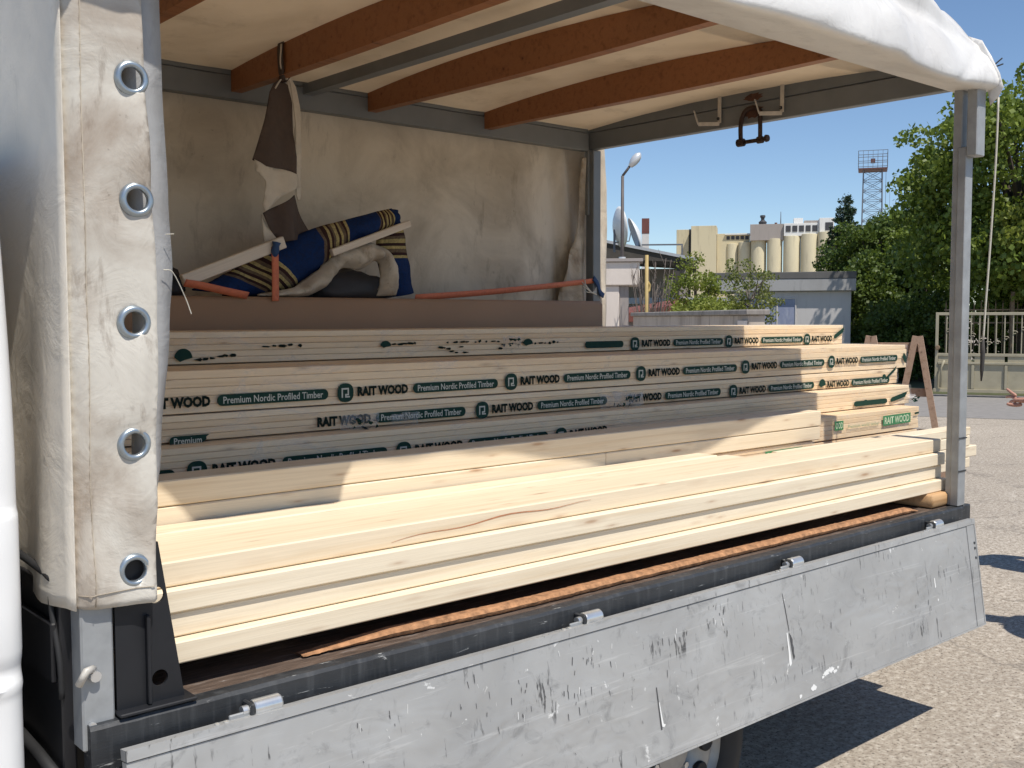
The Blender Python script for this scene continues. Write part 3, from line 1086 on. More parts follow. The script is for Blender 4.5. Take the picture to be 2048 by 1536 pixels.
# hinges with rollers
for i, x in enumerate((1.045, 2.05, 3.04, 4.035)):
    z = .862
    h = MB().box(x - .004, x + .006, -.084, -.041, z - .030, z + .020, .003).build('hinge', 'dark', T)
    MB().lathe((x + .007, -.066, z + .004), (1, 0, 0), [(0, 0), (.017, 0), (.019, .003), (.019, .062), (.016, .066), (0, .066)], 18).build('hinge_roller', 'shiny', h, True, angle=30)
    MB().lathe((x - .018, -.066, z + .004), (1, 0, 0), [(0, 0), (.011, 0), (.011, .014), (0, .014)], 12).build('hinge_pin', 'shiny', h, True, angle=30)
    MB().box(x - .05, x + .004, -.075, -.068, z - .030, z + .004, .002).build('hinge_leaf', 'post', h)
    for dx in (-.04, -.02):
        MB().lathe((x + dx - .04, -.080, z - .018), (0, 0, 1), [(.007, 0), (.007, .016), (0, .018)], 8).build('bolt', 'shiny', h)

# rear wheel and front wheel
def wheel(x, y0):
    w = MB()
    prof = [(.20, 0.02), (.215, -.005), (.26, -.014), (.305, -.010), (.328, .010), (.335, .035), (.335, .165), (.328, .19), (.30, .21), (.215, .205), (.20, .19)]
    w.lathe((x, y0, .335), (0, 1, 0), prof, 48)
    t_ = w.build('wheel', 'black', T, True, angle=50)
    r_ = MB().lathe((x, y0, .335), (0, 1, 0), [(.204, .004), (.198, .02), (.188, .03), (.176, .018), (.165, .016), (.12, .026), (.10, .05), (.075, .05), (.07, .03), (0, .03)], 40).build('rim', 'rim', t_, True, angle=50)
    for i in range(10):
        a = 2 * math.pi * i / 10
        c = (x + .143 * math.cos(a), y0 + .0155, .335 + .143 * math.sin(a))
        MB().lathe(c, (0, -1, 0), [(0, .0045), (.020, .0045), (.026, .0065), (.028, .004), (.028, -.01)], 16).build('rim_hole', 'black', r_, True)
    for i in range(6):
        a = 2 * math.pi * i / 6 + .3
        c = (x + .085 * math.cos(a), y0 + .05, .335 + .085 * math.sin(a))
        MB().lathe(c, (0, -1, 0), [(0, .022), (.011, .022), (.012, 0)], 6).build('wheel_nut', 'shiny', r_)
wheel(2.53, -.03)
wheel(-.95, .06)
MB().box(2.05, 2.12, .06, .30, .42, .72, .004).build('mudguard', 'black', T)

# header hooks and shackle
def hook(y):
    mb = MB()
    mb.bar((4.318, y, 2.80), (4.318, y, 2.668), .004, .020, (0, 1, 0))
    mb.bar((4.318, y, 2.664), (4.262, y + .088, 2.668), .005, .018, (0, 0, 1))
    mb.bar((4.262, y + .088, 2.666), (4.250, y + .106, 2.735), .004, .020, (1, .4, 0))
    h = mb.build('tarp_hook', 'hook', T)
    MB().lathe((4.316, y + .006, 2.69), (-1, 0, 0), [(.009, 0), (.007, .005), (0, .006)], 10).build('rivet', 'dark', h)
hook(1.222)
hook(.856)
sh = MB()
sh.tube(crom([(4.31, 1.085, 2.55), (4.308, 1.085, 2.64), (4.318, 1.07, 2.70), (4.32, 1.03, 2.715), (4.318, .985, 2.70), (4.308, .972, 2.64), (4.31, .972, 2.55)], 4), .011, 8)
sh.tube([(4.31, 1.10, 2.553), (4.31, .945, 2.553)], .010, 8)
so = sh.build('shackle', 'rust', T, True)
MB().lathe((4.31, 1.085, 2.553), (0, 1, 0), [(0, -.018), (.019, -.018), (.019, .018), (0, .018)], 12).build('shackle_eye', 'rust', so)
MB().lathe((4.31, .972, 2.553), (0, 1, 0), [(0, -.014), (.017, -.014), (.017, .014), (0, .014)], 12).build('shackle_eye', 'rust', so)
MB().lathe((4.31, .935, 2.556), (0, 1, 0), [(0, -.010), (.016, -.008), (.018, .004), (.010, .012), (0, .012)], 12).build('shackle_nut', 'rust', so)
mb = MB()
mb.patch([(1.03 + .055 * math.cos(k * .3) * (1 + .3 * math.sin(k * 2.3)), 2.698 + .030 * math.sin(k * .3) * (1 + .2 * math.sin(k * 3.1))) for k in range(21)], lambda x, z: 0, sp=.03)
mb.v = [(4.3285, a[0], a[2]) for a in mb.v]
mb.build('rust_patch', 'rustpatch', hd)
mb = MB()
mb.patch([(1.03 + .05 * math.cos(k * .3) * (1 + .3 * math.sin(k * 2.9)), 2.768 + .018 * math.sin(k * .3) * (1 + .2 * math.sin(k * 3.7))) for k in range(21)], lambda x, z: 0, sp=.03)
mb.v = [(4.3325, a[0], a[2]) for a in mb.v]
mb.build('rust_patch', 'rustpatch', hd)

# cab
def cab_y(z):
    y = .0
    if z > 1.45:
        y += .085 * ((z - 1.45) / .6) ** 1.35
    y -= .010 * sstep(1.345, 1.325, z) * sstep(.98, 1.0, z)
    y += .012 * math.exp(-((z - 1.03) / .022) ** 2)
    return y
zs = [.42, .48, .7, .9, .97, .985, 1.0, 1.01, 1.02, 1.03, 1.04, 1.05, 1.07, 1.15, 1.25, 1.32, 1.33, 1.34, 1.35, 1.38, 1.45, 1.55, 1.65, 1.75, 1.82, 1.88, 1.93, 1.97, 2.01, 2.035, 2.05]
mb = MB()
rows = []
XC = .622
for z in zs:
    y = cab_y(z) + (.12 * sstep(1.93, 2.05, z) ** 2)
    cr = .055
    row = []
    xs_front = -1.75 if z < 1.35 else -1.75 + (z - 1.35) * .75
    row.append((xs_front, 1.1, z))
    row.append((xs_front + .02, .35, z))
    row.append((xs_front + .10, y + .10, z))
    row.append((xs_front + .25, y, z))
    for x in (-1.0, -.5, 0., .3, .5):
        row.append((max(x, xs_front + .26), y, z))
    for k in range(7):
        a = math.pi / 2 * k / 6
        row.append((XC - cr + cr * math.sin(a), y + cr - cr * math.cos(a), z))
    for yy in (.3, .8, 1.1, 1.4, 1.9):
        row.append((XC, yy, z))
    for k in range(7):
        a = math.pi / 2 * k / 6
        row.append((XC - cr + cr * math.cos(a), 2.2 - y - cr + cr * math.sin(a), z))
    row.append((0, 2.2 - y, z))
    row.append((xs_front + .25, 2.2 - y, z))
    row.append((xs_front + .02, 1.85, z))
    row.append((xs_front, 1.1, z))
    rows.append(row)
mb.grid(rows)
mb.f.append(tuple(len(zs) * len(rows[0]) - len(rows[0]) + j for j in range(len(rows[0]) - 1)))
cabo = mb.build('cab', 'cabwhite', T, True, angle=40)
def cabpatch(x0, x1, z0, z1, off):
    return [[(x, cab_y(z) - off, z) for z in [z0 + (z1 - z0) * i / 8 for i in range(9)]] for x in (x0, (x0 + x1) / 2, x1)]
for x0, x1 in ((-.95, -.28), (-.18, .40)):
    MB().grid(cabpatch(x0, x1, 1.48, 1.86, .003)).build('side_window', 'glass', cabo, True, solid=.004)
for x in (-.23, -1.02, .46):
    MB().grid(cabpatch(x, x + .006, .55, 1.46, .002)).build('door_gap', 'black', cabo, True)
MB().box(-.16, .0, -.045, -.012, 1.20, 1.23, .006).build('door_handle', 'cabwhite', cabo)
MB().box(XC + .002, XC + .008, .35, 1.85, 1.48, 1.84, .002).build('rear_window', 'glass', cabo)

# ================================================================== BEAMS
def beam(label, x0, x1, y0, y1, z0, z1, bow=0., seed=0, group='planed timber beams on the truck bed', mat='beam'):
    mb = MB()
    b = .0035
    n = 14
    rows = []
    for i in range(n + 1):
        x = x0 + (x1 - x0) * i / n
        t = (i / n - .5) * 2
        oy = bow * (1 - t * t) + .0012 * nz(x, seed, 0, 2)
        a0, a1, c0_, c1 = y0 + oy, y1 + oy, z0, z1
        rows.append([(x, a0 + b, c0_), (x, a1 - b, c0_), (x, a1, c0_ + b), (x, a1, c1 - b), (x, a1 - b, c1), (x, a0 + b, c1), (x, a0, c1 - b), (x, a0, c0_ + b), (x, a0 + b, c0_)])
    mb.grid(rows)
    mb.f.append(tuple(reversed(range(8))))
    mb.f.append(tuple(n * 9 + j for j in range(8)))
    # own origin, so that every beam has its own grain
    e = mb.build('timber_beam', mat)
    e.data.transform(Matrix.Translation((-x0, -y0, -z0)))
    e.location = (x0, y0, z0)
    return tag(e, label, 'beam', group)

zr = [.9615, 1.0125, 1.068, 1.121, 1.176]
f1 = beam('lowest planed beam of the stack at the bed edge, resting on wooden blocks', .80, 4.388, .040, .268, zr[0], zr[1] - .002, .0, 1)
beam('second planed beam up at the bed edge, set back under a shadow line', .80, 4.380, .069, .29, zr[1], zr[2] - .002, .0, 2)
beam('third planed beam up at the bed edge, jutting over the set-back one', .80, 4.392, .059, .285, zr[2], zr[3] - .002, -.0015, 3)
ft = beam('top planed beam at the bed edge, with a long reddish streak', .80, 4.398, .080, .290, zr[3], zr[4], .004, 4)
mb = MB()
pts = [(.72 + i * .045, -.0008 + .004 * (1 - ((.72 + i * .045) / 3.675 * 2 - 1) ** 2), .014 + .022 * math.sin(min(1, i / 14) * 1.7) + .004 * math.sin(i * .9)) for i in range(17)]
mb.grid([[(p[0], p[1] - .0004, p[2] + d * (.0020 - .0016 * abs(i / 8 - 1))) for i, p in enumerate(pts)] for d in (-1, 1)])
mb.build('resin_streak', 'crack', ft, local=True)
for k, (z0, z1) in enumerate(zip(zr[:3], zr[1:4])):
    nm = ('lowest', 'middle', 'upper')[k]
    beam(f'{nm} beam behind the front stack, its end sticking out past the rear post', .80, (5.125, 5.195, 5.12)[k], .294, .392, z0, z1 - .002, 0, 10 + k)
    beam(f'{nm} of three beams buried under the half-length top beams', .80, 3.9 + .03 * k, .395, .490, z0, z1 - .002, 0, 20 + k)
beam('half-length beam lying on top directly behind the streaked front beam', .80, 3.30, .293, .391, zr[3], zr[4] - .003, 0, 30)
beam('half-length beam on top, wedged against the raised rear pair', .80, 3.25, .394, .490, zr[3], zr[4] - .001, 0, 31)
beam('short beam on top whose end sticks out past the rear post', 3.60, 5.13, .296, .392, zr[3], zr[4] - .016, 0, 32)
# raised pair behind
beam('upper beam of the raised pair in front of the wrapped packs', .82, 4.128, .502, .622, 1.219, 1.2865, .003, 40)
beam('lower beam of the raised pair, butted end to end near the middle', .82, 2.748, .504, .622, 1.158, 1.217, .0, 41)
beam('lower rear beam of the raised pair, ending below the upper one', 2.751, 4.126, .504, .622, 1.158, 1.217, .0, 42)

# bearers under the load
for k, (x, lb) in enumerate(((1.20, 'hidden wooden bearer under the load near the headboard'), (2.75, 'wooden bearer under the middle of the load'), (4.20, 'rounded wooden block under the beams beside the rear post'))):
    mb = MB()
    mb.box(x, x + (.19 if k == 2 else .10), (.012 if k == 2 else .22), 1.95, .9035, .9605 if k == 2 else .949, .009)
    e = mb.build('bearer_block', 'block', None, True, angle=60)
    tag(e, lb, 'wood block')

# rough chipboard strip on the deck edge
mb = MB()
rows = []
for i in range(421):
    x = 1.25 + (4.10 - 1.25) * i / 420
    e = min(1, (x - 1.25) / .25) * min(1, (4.10 - x) / .06)
    j = .004 * nz(x, 0, 0, 5) + .004 * nz(x, 3, 0, 17) + .004 * nz(x, 3, 0, 71)
    y0 = .026 + j * 1.0 + .035 * (1 - min(1, (x - 1.25) / .6))
    h = .021 * (.25 + .75 * e)
    rows.append([(x, y0 + .045, ZD + .0035), (x, y0 + .004, ZD + .0035), (x, y0, ZD + .008), (x, y0 - .003 + .002 * nz(x, 9, 0, 33), ZD + .002 + h * .6), (x, y0 + .006, ZD + .003 + h), (x, y0 + .03, ZD + .0035 + h), (x, y0 + .045, ZD + .0045)])
mb.grid(rows)
tag(mb.build('chipboard_sheet', 'chip', None, False), 'crumbling reddish-brown chipboard sheet along the deck edge under the beams', 'board')

# ================================================================== PACKS with prints
def text_mesh(body, w, h, off=.012, shear=0.):
    cu_ = bpy.data.curves.new('lettering', 'FONT')
    cu_.body = body
    cu_.offset = off
    cu_.shear = shear
    cu_.resolution_u = 2
    o = bpy.data.objects.new('lettering', cu_)
    COL.objects.link(o)
    dg = bpy.context.evaluated_depsgraph_get()
    me = bpy.data.meshes.new_from_object(o.evaluated_get(dg))
    bpy.data.objects.remove(o, do_unlink=True)
    co = np.array([v.co[:] for v in me.vertices])
    x0, x1 = co[:, 0].min(), co[:, 0].max()
    y0, y1 = co[:, 1].min(), co[:, 1].max()
    for v in me.vertices:
        a, b_ = (v.co.x - x0) / (x1 - x0) * w, (v.co.y - y0) / (y1 - y0) * h
        v.co = (a, 0, b_)
    return me


def as_mesh(mb, name):
    me = bpy.data.meshes.new(name)
    me.from_pydata(mb.v, [], mb.f)
    return me


def mat_mesh(me, m):
    me.materials.clear()
    me.materials.append(MAT[m])
    return me


ME = {}
ME['rait'] = mat_mesh(text_mesh('RAIT WOOD', .205, .033, .06), 'ink')
ME['prem'] = mat_mesh(text_mesh('Premium Nordic Profiled Timber', .345, .0215, .012), 'pale')
ME['rait_g'] = mat_mesh(text_mesh('RAIT WOOD', .245, .036, .02), 'paleg')
ME['ood'] = mat_mesh(text_mesh('OOD', .062, .030, .02), 'paleg')
ME['premw'] = mat_mesh(text_mesh('Premium world timber', .29, .018, .012), 'greengrey')
ME['premium'] = mat_mesh(text_mesh('Premium', .086, .019, .012), 'pale')
d_ = MB()
d_.add([(.031 * math.copysign(abs(math.cos(2 * math.pi * i / 32)) ** .82, math.cos(2 * math.pi * i / 32)), 0, .031 * math.copysign(abs(math.sin(2 * math.pi * i / 32)) ** .82, math.sin(2 * math.pi * i / 32))) for i in range(32)], [tuple(range(32))])
ME['disc'] = mat_mesh(as_mesh(d_, 'logo_disc'), 'green')
mk = MB()
def bar2(x0, x1, z0, z1):
    mk.add([(x0, 0, z0), (x1, 0, z0), (x1, 0, z1), (x0, 0, z1)], [(0, 1, 2, 3)])
bar2(-.0155, -.0105, -.016, .0155)
bar2(-.0105, .0125, .0105, .0155)
bar2(.0075, .0125, -.004, .0105)
bar2(-.002, .0125, -.009, -.004)
bar2(-.002, .003, -.016, -.009)
bar2(.003, .016, -.016, -.0115)
ME['mark'] = mat_mesh(as_mesh(mk, 'logo_mark'), 'pale')
def pill(w, h, n=8, torn=0):
    p = []
    r = h / 2
    for i in range(n + 1):
        a = math.pi / 2 + math.pi * i / n
        p.append((r + r * math.cos(a), 0, r + r * math.sin(a)))
    if torn:
        for i in range(5):
            p.append((w - .006 * (i % 2) + .02 * i / 4, 0, h * i / 4))
    else:
        for i in range(n + 1):
            a = -math.pi / 2 + math.pi * i / n
            p.append((w - r + r * math.cos(a), 0, r + r * math.sin(a)))
    m_ = MB()
    m_.add(p, [tuple(range(len(p)))])
    return m_
ME['pill'] = mat_mesh(as_mesh(pill(.385, .034), 'slogan_badge'), 'green')
ME['pills'] = mat_mesh(as_mesh(pill(.105, .030, torn=1), 'slogan_badge'), 'green')
ME['pillm'] = mat_mesh(as_mesh(pill(.25, .030), 'slogan_badge'), 'green')
hd_ = MB()
hd_.add([(.031 * math.cos(math.pi * i / 16), 0, .031 * math.sin(math.pi * i / 16) - .004 * math.sin(i * 2.2) * (0 if 0 < i < 16 else 1)) for i in range(17)] + [(-.012, 0, -.012), (.004, 0, -.006), (.018, 0, -.003)], [tuple(range(17)) + (17, 18, 19)])
ME['half'] = mat_mesh(as_mesh(hd_, 'torn_logo'), 'green')
def rectm(w, h, m):
    m_ = MB()
    m_.add([(0, 0, 0), (w, 0, 0), (w, 0, h), (0, 0, h)], [(0, 1, 2, 3)])
    return mat_mesh(as_mesh(m_, 'print_block'), m)
ME['gblk'] = rectm(.275, .050, 'green2')
ME['gblk2'] = rectm(.074, .044, 'green2')


def put(name, me, parent, x, y, z, tilt=0., world=True):
    o = bpy.data.objects.new(name, ME[me])
    COL.objects.link(o)
    o.parent = parent
    base = wmat(parent).translation
    o.location = Vector((x, y, z)) - base
    o.rotation_euler = (0, tilt, 0)
    return o


def print_row(pk, x, y, z, tilt=0., what='drp'):
    """one repeat of the printed wrap: logo, name, slogan badge"""
    if 'd' in what:
        d = put('logo', 'disc', pk, x, y - .0085, z, tilt)
        m_ = bpy.data.objects.new('logo_mark', ME['mark'])
        COL.objects.link(m_)
        m_.parent = d
        m_.location = (0, -.0006, 0)
    if 'r' in what:
        put('brand_lettering', 'rait', pk, x + .046, y - .0085, z - .015 - .046 * math.sin(tilt), tilt)
    if 'p' in what:
        b_ = put('slogan_badge', 'pill', pk, x + .272, y - .0085, z - .016 - .272 * math.sin(tilt), tilt)
        t_ = bpy.data.objects.new('slogan_lettering', ME['prem'])
        COL.objects.link(t_)
        t_.parent = b_
        t_.location = (.02, -.0006, .0065)


def pack(label, x0, x1, y, w, z0, z1, n, film=True, nb=3, seed=0):
    pk = thing('timber_pack', label, 'timber pack', (x0, y, z0), 0, 'film-wrapped packs of profiled timber')
    rnd = random.Random(seed)
    th = (z1 - z0) / n
    bw = w / nb
    for i in range(n):
        for j in range(nb):
            if j > 0 and 0 < i < n - 1:
                if j < nb - 1 or True:
                    pass
            mb = MB()
            e0, e1 = rnd.uniform(-.006, .006), rnd.uniform(-.012, .006)
            dy = rnd.uniform(-.0022, .0022) if j == 0 else 0
            ya = y + j * bw + .001 + dy
            yb = y + (j + 1) * bw - .001
            za, zb = z0 + i * th + .0004, z0 + (i + 1) * th - .0004
            gdep = .0035
            b = .0016
            xa, xb = x0 + e0, x1 + e1
            prof = [(ya + b, za), (yb, za), (yb, zb), (ya + b, zb), (ya, zb - b), (ya, za + b)]
            vs = [(xx, p, q) for xx in (xa, xb) for p, q in prof]
            mb.add(vs, [tuple(reversed(range(6))), tuple(range(6, 12))] + [(k, (k + 1) % 6, (k + 1) % 6 + 6, k + 6) for k in range(6)])
            o = mb.build('board', 'board', pk)
    if film:
        mb = MB()
        rows = []
        N = 90
        for i in range(N + 1):
            x = x0 - .004 + (x1 - x0 + .008) * i / N
            r = []
            for k in range(9):
                zz = z0 + .002 + (z1 - z0 - .002) * k / 8
                r.append((x, y - .0045 - .0022 * (1 + nz(x * 6, seed, zz * 30)) * math.sin(math.pi * k / 8) - .0005, zz))
            r.append((x, y - .0005, z1 + .0028))
            r.append((x, y + .06, z1 + .0035 + .001 * nz(x * 9, seed, 0)))
            r.append((x, y + w - .002, z1 + .0035))
            rows.append(r)
        mb.grid(rows)
        mb.build('film_wrap', 'film', pk, True)
    return pk


XL = .84
# column under the raised pair
Q = pack('wrapped timber pack directly under the raised pair of beams', XL, 4.09, .515, .108, .951, 1.155, 9, True, 1, 1)
b_ = put('print_block', 'gblk', Q, 3.72, .515 - .009, 1.088)
put('brand_lettering', 'rait_g', Q, 3.735, .515 - .0096, 1.095)
P5 = pack('lowest wrapped timber pack overhanging the tail, green print half hidden', XL, 5.25, .632, .30, .951, 1.115, 8, True, 3, 2)
b_ = put('print_block', 'gblk', P5, 4.55, .632 - .009, 1.056)
put('brand_lettering', 'rait_g', P5, 4.565, .632 - .0096, 1.063)
put('print_block', 'gblk2', P5, 5.14, .632 - .009, 1.062)
P4 = pack('timber pack with bright green name block near its overhanging end', XL, 5.262, .634, .31, 1.122, 1.233, 5, True, 3, 3)
put('print_block', 'gblk', P4, 4.885, .634 - .009, 1.156, R(-.6))
put('brand_lettering', 'rait_g', P4, 4.90, .634 - .0096, 1.163, R(-.6))
put('slogan_lettering', 'premw', P4, 4.56, .634 - .009, 1.166)
put('print_block', 'gblk2', P4, 4.445, .634 - .009, 1.164)
put('brand_lettering', 'ood', P4, 4.451, .634 - .0096, 1.171)
put('slogan_badge', 'pills', P4, 5.20, .634 - .009, 1.195, R(-3)).scale = (.42, 1, .35)
P3b = pack('wrapped timber pack whose print is cut off by the raised beams', XL, 5.385, .752, .36, 1.2375, 1.335, 5, True, 3, 4)
print_row(P3b, 1.312 - .722, .752, 1.262, R(.2), 'p')
print_row(P3b, 1.312, .752, 1.264)
print_row(P3b, 2.034, .752, 1.262)
print_row(P3b, 2.758, .752, 1.258, R(-1.2), 'dr')
put('slogan_badge', 'pillm', P3b, 4.81, .752 - .0085, 1.25).scale = (1.3, 1, .9)
put('logo', 'half', P3b, 4.92, .752 - .009, 1.262).scale = (.8, 1, .6)
put('slogan_badge', 'pills', P3b, 5.17, .752 - .0085, 1.252, R(-9)).scale = (1.5, 1, .8)
P3 = pack('wrapped timber pack with torn film tufts hanging over its print', XL, 5.43, .853, .46, 1.3395, 1.4175, 4, True, 3, 5)
b_ = put('slogan_badge', 'pills', P3, 1.275, .853 - .009, 1.333 - .005)
t_ = bpy.data.objects.new('slogan_lettering', ME['premium'])
COL.objects.link(t_)
t_.parent = b_
t_.location = (.014, -.0006, .006)
print_row(P3, 2.457 - .735, .853, 1.366, 0, 'rp')
print_row(P3, 2.457, .853, 1.366)
print_row(P3, 3.20, .853, 1.366, 0, 'rp')
print_row(P3, 3.95, .853, 1.363)
print_row(P3, 4.68, .853, 1.36, 0, 'rp')
put('logo', 'half', P3, 4.68, .853 - .009, 1.36)
put('logo', 'half', P3, 5.28, .853 - .009, 1.372, R(30)).scale = (.7, 1, .7)
put('slogan_badge', 'pills', P3, 5.31, .853 - .0085, 1.365, R(-28)).scale = (1, 1, .5)
P2 = pack('neatly wrapped timber pack with a full row of dark green logos', XL, 5.53, .855, .50, 1.4215, 1.5475, 5, True, 3, 6)
for k in range(-1, 5):
    x = 1.877 + .722 * k
    print_row(P2, x, .855, 1.4575 + .004 * k + (.002 if k > 0 else 0), R(-.15))
put('logo', 'half', P2, 5.49, .855 - .009, 1.475, R(70)).scale = (.9, 1, .8)
# pack behind them and topmost pack
pack('timber pack hidden behind the printed packs against the far side', XL, 5.2, 1.36, .58, .951, 1.5475, 4, False, 2, 8)
P1 = pack('topmost wrapped timber pack with scraps of torn print', XL, 5.44, 1.192, .46, 1.5515, 1.6565, 5, True, 3, 7)
for x in (3.658, 4.364, 5.062):
    print_row(P1, x, 1.192, 1.580, 0, 'drp' if x < 5 else 'dr')
put('slogan_badge', 'pills', P1, 5.335, 1.192 - .0085, 1.575, R(-24)).scale = (1, 1, .8)
put('slogan_badge', 'pillm', P1, 3.33, 1.192 - .0085, 1.566)
put('logo', 'half', P1, 1.476, 1.192 - .009, 1.572)
put('logo', 'half', P1, 2.27, 1.192 - .009, 1.597).scale = (.8, 1, .6)
put('logo', 'half', P1, 2.99, 1.192 - .009, 1.592).scale = (.9, 1, .7)


def scraps(pk, x0, x1, y, z, n, seed, dz=.006, slope=0.):
    rnd = random.Random(seed)
    for k in range(n):
        x = x0 + (x1 - x0) * (k + .5) / n + rnd.uniform(-.006, .006)
        w, h = rnd.uniform(.008, .022), rnd.uniform(.004, .009)
        zz = z + slope * (x - x0) + rnd.uniform(-dz, dz) * .4
        m_ = MB()
        nn = 6
        m_.add([(x + w * math.cos(2 * math.pi * i / nn) * rnd.uniform(.5, 1), y - .009 - k * 1e-5, zz + h * math.sin(2 * math.pi * i / nn) * rnd.uniform(.4, 1)) for i in range(nn)], [tuple(range(nn))])
        m_.build('torn_print', 'ink', pk)


scraps(P1, 1.52, 1.66, 1.192, 1.566, 6, 1, slope=.1)
scraps(P1, 1.75, 1.92, 1.192, 1.606, 5, 2)
scraps(P1, 2.30, 2.42, 1.192, 1.602, 5, 3)
scraps(P1, 2.55, 2.85, 1.192, 1.606, 9, 4)
scraps(P1, 2.52, 2.66, 1.192, 1.575, 7, 5, .03)
scraps(P1, 2.83, 2.86, 1.192, 1.585, 4, 6, .05)
scraps(P1, 3.02, 3.18, 1.192, 1.595, 6, 7)


def tuft(pk, x, y, z, sx, sz, seed, frag=True):
    mb = MB()
    rows = []
    for i in range(15):
        r = []
        for j in range(11):
            a, b = i / 14 * 2 - 1, j / 10 * 2 - 1
            h = max(0, 1 - a * a) * max(0, 1 - b * b)
            n1 = noise.noise(Vector((a * 2.2 + seed, b * 2.2, seed)))
            n2 = noise.noise(Vector((a * 5 + seed, b * 5, seed + 3)))
            r.append((x + sx * (a + .25 * n2), y - .010 - .035 * h * (.6 + n1 + .6 * n2), z + sz * (b + .35 * n1)))
        rows.append(r)
    mb.grid(rows)
    mb.build('film_tuft', 'tuft', pk, True)
    if frag:
        rnd = random.Random(seed)
        for k in range(9):
            a = rnd.uniform(-.8, .5)
            px, pz = x + sx * a + rnd.uniform(-.01, .01), z + sz * rnd.uniform(-.5, .6)
            w, h = rnd.uniform(.006, .014), rnd.uniform(.003, .012)
            m_ = MB()
            m_.add([(px + w * math.cos(t * 1.05) * rnd.uniform(.4, 1), y - .034 - rnd.uniform(0, .02), pz + h * math.sin(t * 1.05) * rnd.uniform(.4, 1)) for t in range(6)], [tuple(range(6))])
            m_.build('torn_print', 'green', pk)


tuft(P3, 1.93, .853, 1.355, .075, .028, 2)
tuft(P3, 2.11, .853, 1.352, .055, .026, 8, False)
tuft(P3, 3.20, .853, 1.362, .13, .034, 5)
tuft(P1, 2.90, 1.192, 1.595, .05, .028, 11)
tuft(P3b, 5.38, .752, 1.262, .05, .024, 15)
for k, (xa, za, xb, zb) in enumerate(((1.93, 1.345, 2.00, 1.275), (3.24, 1.35, 3.10, 1.29))):
    m_ = MB()
    m_.grid([[Vector((xa, .833, za)).lerp(Vector((xb, .80, zb)), i / 6) + Vector((0, -.012 * math.sin(i * .9), .0 + s_ * .005 * (1 - abs(i / 3 - 1) * .7))) + Vector((s_ * .004, 0, 0)) for i in range(7)] for s_ in (-1, 1)])
    m_.build('torn_strip', 'ink', P3, True, solid=.001)

# ================================================================== THINGS ON TOP OF THE LOAD
mb = MB()
mb.box(XL, 4.025, 1.725, 1.945, 1.551, 1.787, .018)
bb = mb.build('cardboard_box', 'brownbox', None, True, angle=70)
tag(bb, 'long plain brown cardboard box lying behind the topmost pack', 'box')

def ribbon(A, B, depth, n=4, m=10, bulge=.04, wr=.008, seed=0):
    A = crom([(a[0], 0, a[1]) for a in A], n)
    B = crom([(b[0], 0, b[1]) for b in B], n)
    rows = []
    for i, (p, q) in enumerate(zip(A, B)):
        r = []
        for j in range(m + 1):
            t = j / m
            c = p.lerp(q, t)
            y = depth + bulge * ((t - .25) ** 2 * 2) * .5 - bulge * math.sin(math.pi * t) + wr * nz(c.x * 9, seed, c.z * 9) + wr * .6 * nz(c.x * 25, seed, c.z * 25)
            r.append((c.x, y, c.z))
        rows.append(r)
    return rows


def with_uv(ob, rows, u0=0., u1=1.):
    me = ob.data
    uv = me.uv_layers.new(name='UVMap')
    n = len(rows[0])
    for l in me.loops:
        i, j = divmod(l.vertex_index, n)
        uv.data[l.index].uv = (u0 + (u1 - u0) * i / (len(rows) - 1), j / (n - 1))


R_TOP = [(1.80, 1.812), (1.915, 1.862), (2.076, 1.945), (2.308, 2.063), (2.504, 2.120), (2.659, 2.164), (2.744, 2.185)]
R_BOT = [(1.963, 1.793), (2.118, 1.796), (2.257, 1.834), (2.365, 1.893), (2.502, 1.993), (2.631, 2.045), (2.779, 2.119)]
rug = thing('striped_rug', 'dark blue rug with yellow and brown stripes draped over a pale plank', 'rug', (2.4, 1.8, 1.79))
rows = ribbon(R_TOP, R_BOT, 1.815, 8, 16, .045, .024, 1)
mb = MB().grid(rows)
o = mb.build('rug_fold', 'rug', rug, True, solid=.008)
with_uv(o, rows, .0, 1.)
R2_L = [(2.744, 2.185), (2.690, 2.098), (2.675, 1.999), (2.700, 1.891), (2.762, 1.797)]
R2_R = [(2.790, 2.180), (2.826, 2.118), (2.850, 2.006), (2.868, 1.906), (2.890, 1.815)]
rows = ribbon(R2_L, R2_R, 1.835, 6, 10, .035, .012, 2)
o = MB().grid(rows).build('rug_tail', 'rug', rug, True, solid=.008)
with_uv(o, rows, .44, .84)
C_TOP = [(2.057, 1.795), (2.239, 1.833), (2.359, 1.912), (2.458, 1.979), (2.585, 2.027), (2.702, 1.999), (2.742, 1.935), (2.735, 1.803)]
C_BOT = [(2.146, 1.791), (2.309, 1.797), (2.407, 1.857), (2.482, 1.916), (2.571, 1.912), (2.649, 1.954), (2.675, 1.900), (2.634, 1.797)]
rows = ribbon(C_TOP, C_BOT, 1.79, 9, 18, .035, .045, 3)
o = MB().grid(rows).build('cream_rag', 'clothdirty', None, True, solid=.005)
tag(o, 'crumpled dirty cream cloth hanging under the striped rug', 'cloth')

def plank(label, p0, p1, w, h):
    mb = MB()
    L_ = (Vector(p1) - Vector(p0)).length
    mb.box(0, L_, -w / 2, w / 2, -h / 2, h / 2, .003)
    o = mb.build('plank', 'whiteplank', None)
    o.location = p0
    d = (Vector(p1) - Vector(p0)).normalized()
    o.rotation_euler = (0, -math.asin(d.z), math.atan2(d.y, d.x))
    return tag(o, label, 'plank')
plank('pale sawn plank leaning at the left end of the striped rug', (1.728, 1.738, 1.842), (2.17, 1.755, 2.010), .026, .048)
plank('thin pale stick poking out under the raised end of the striped rug', (2.40, 1.765, 1.975), (2.795, 1.750, 2.120), .026, .030)

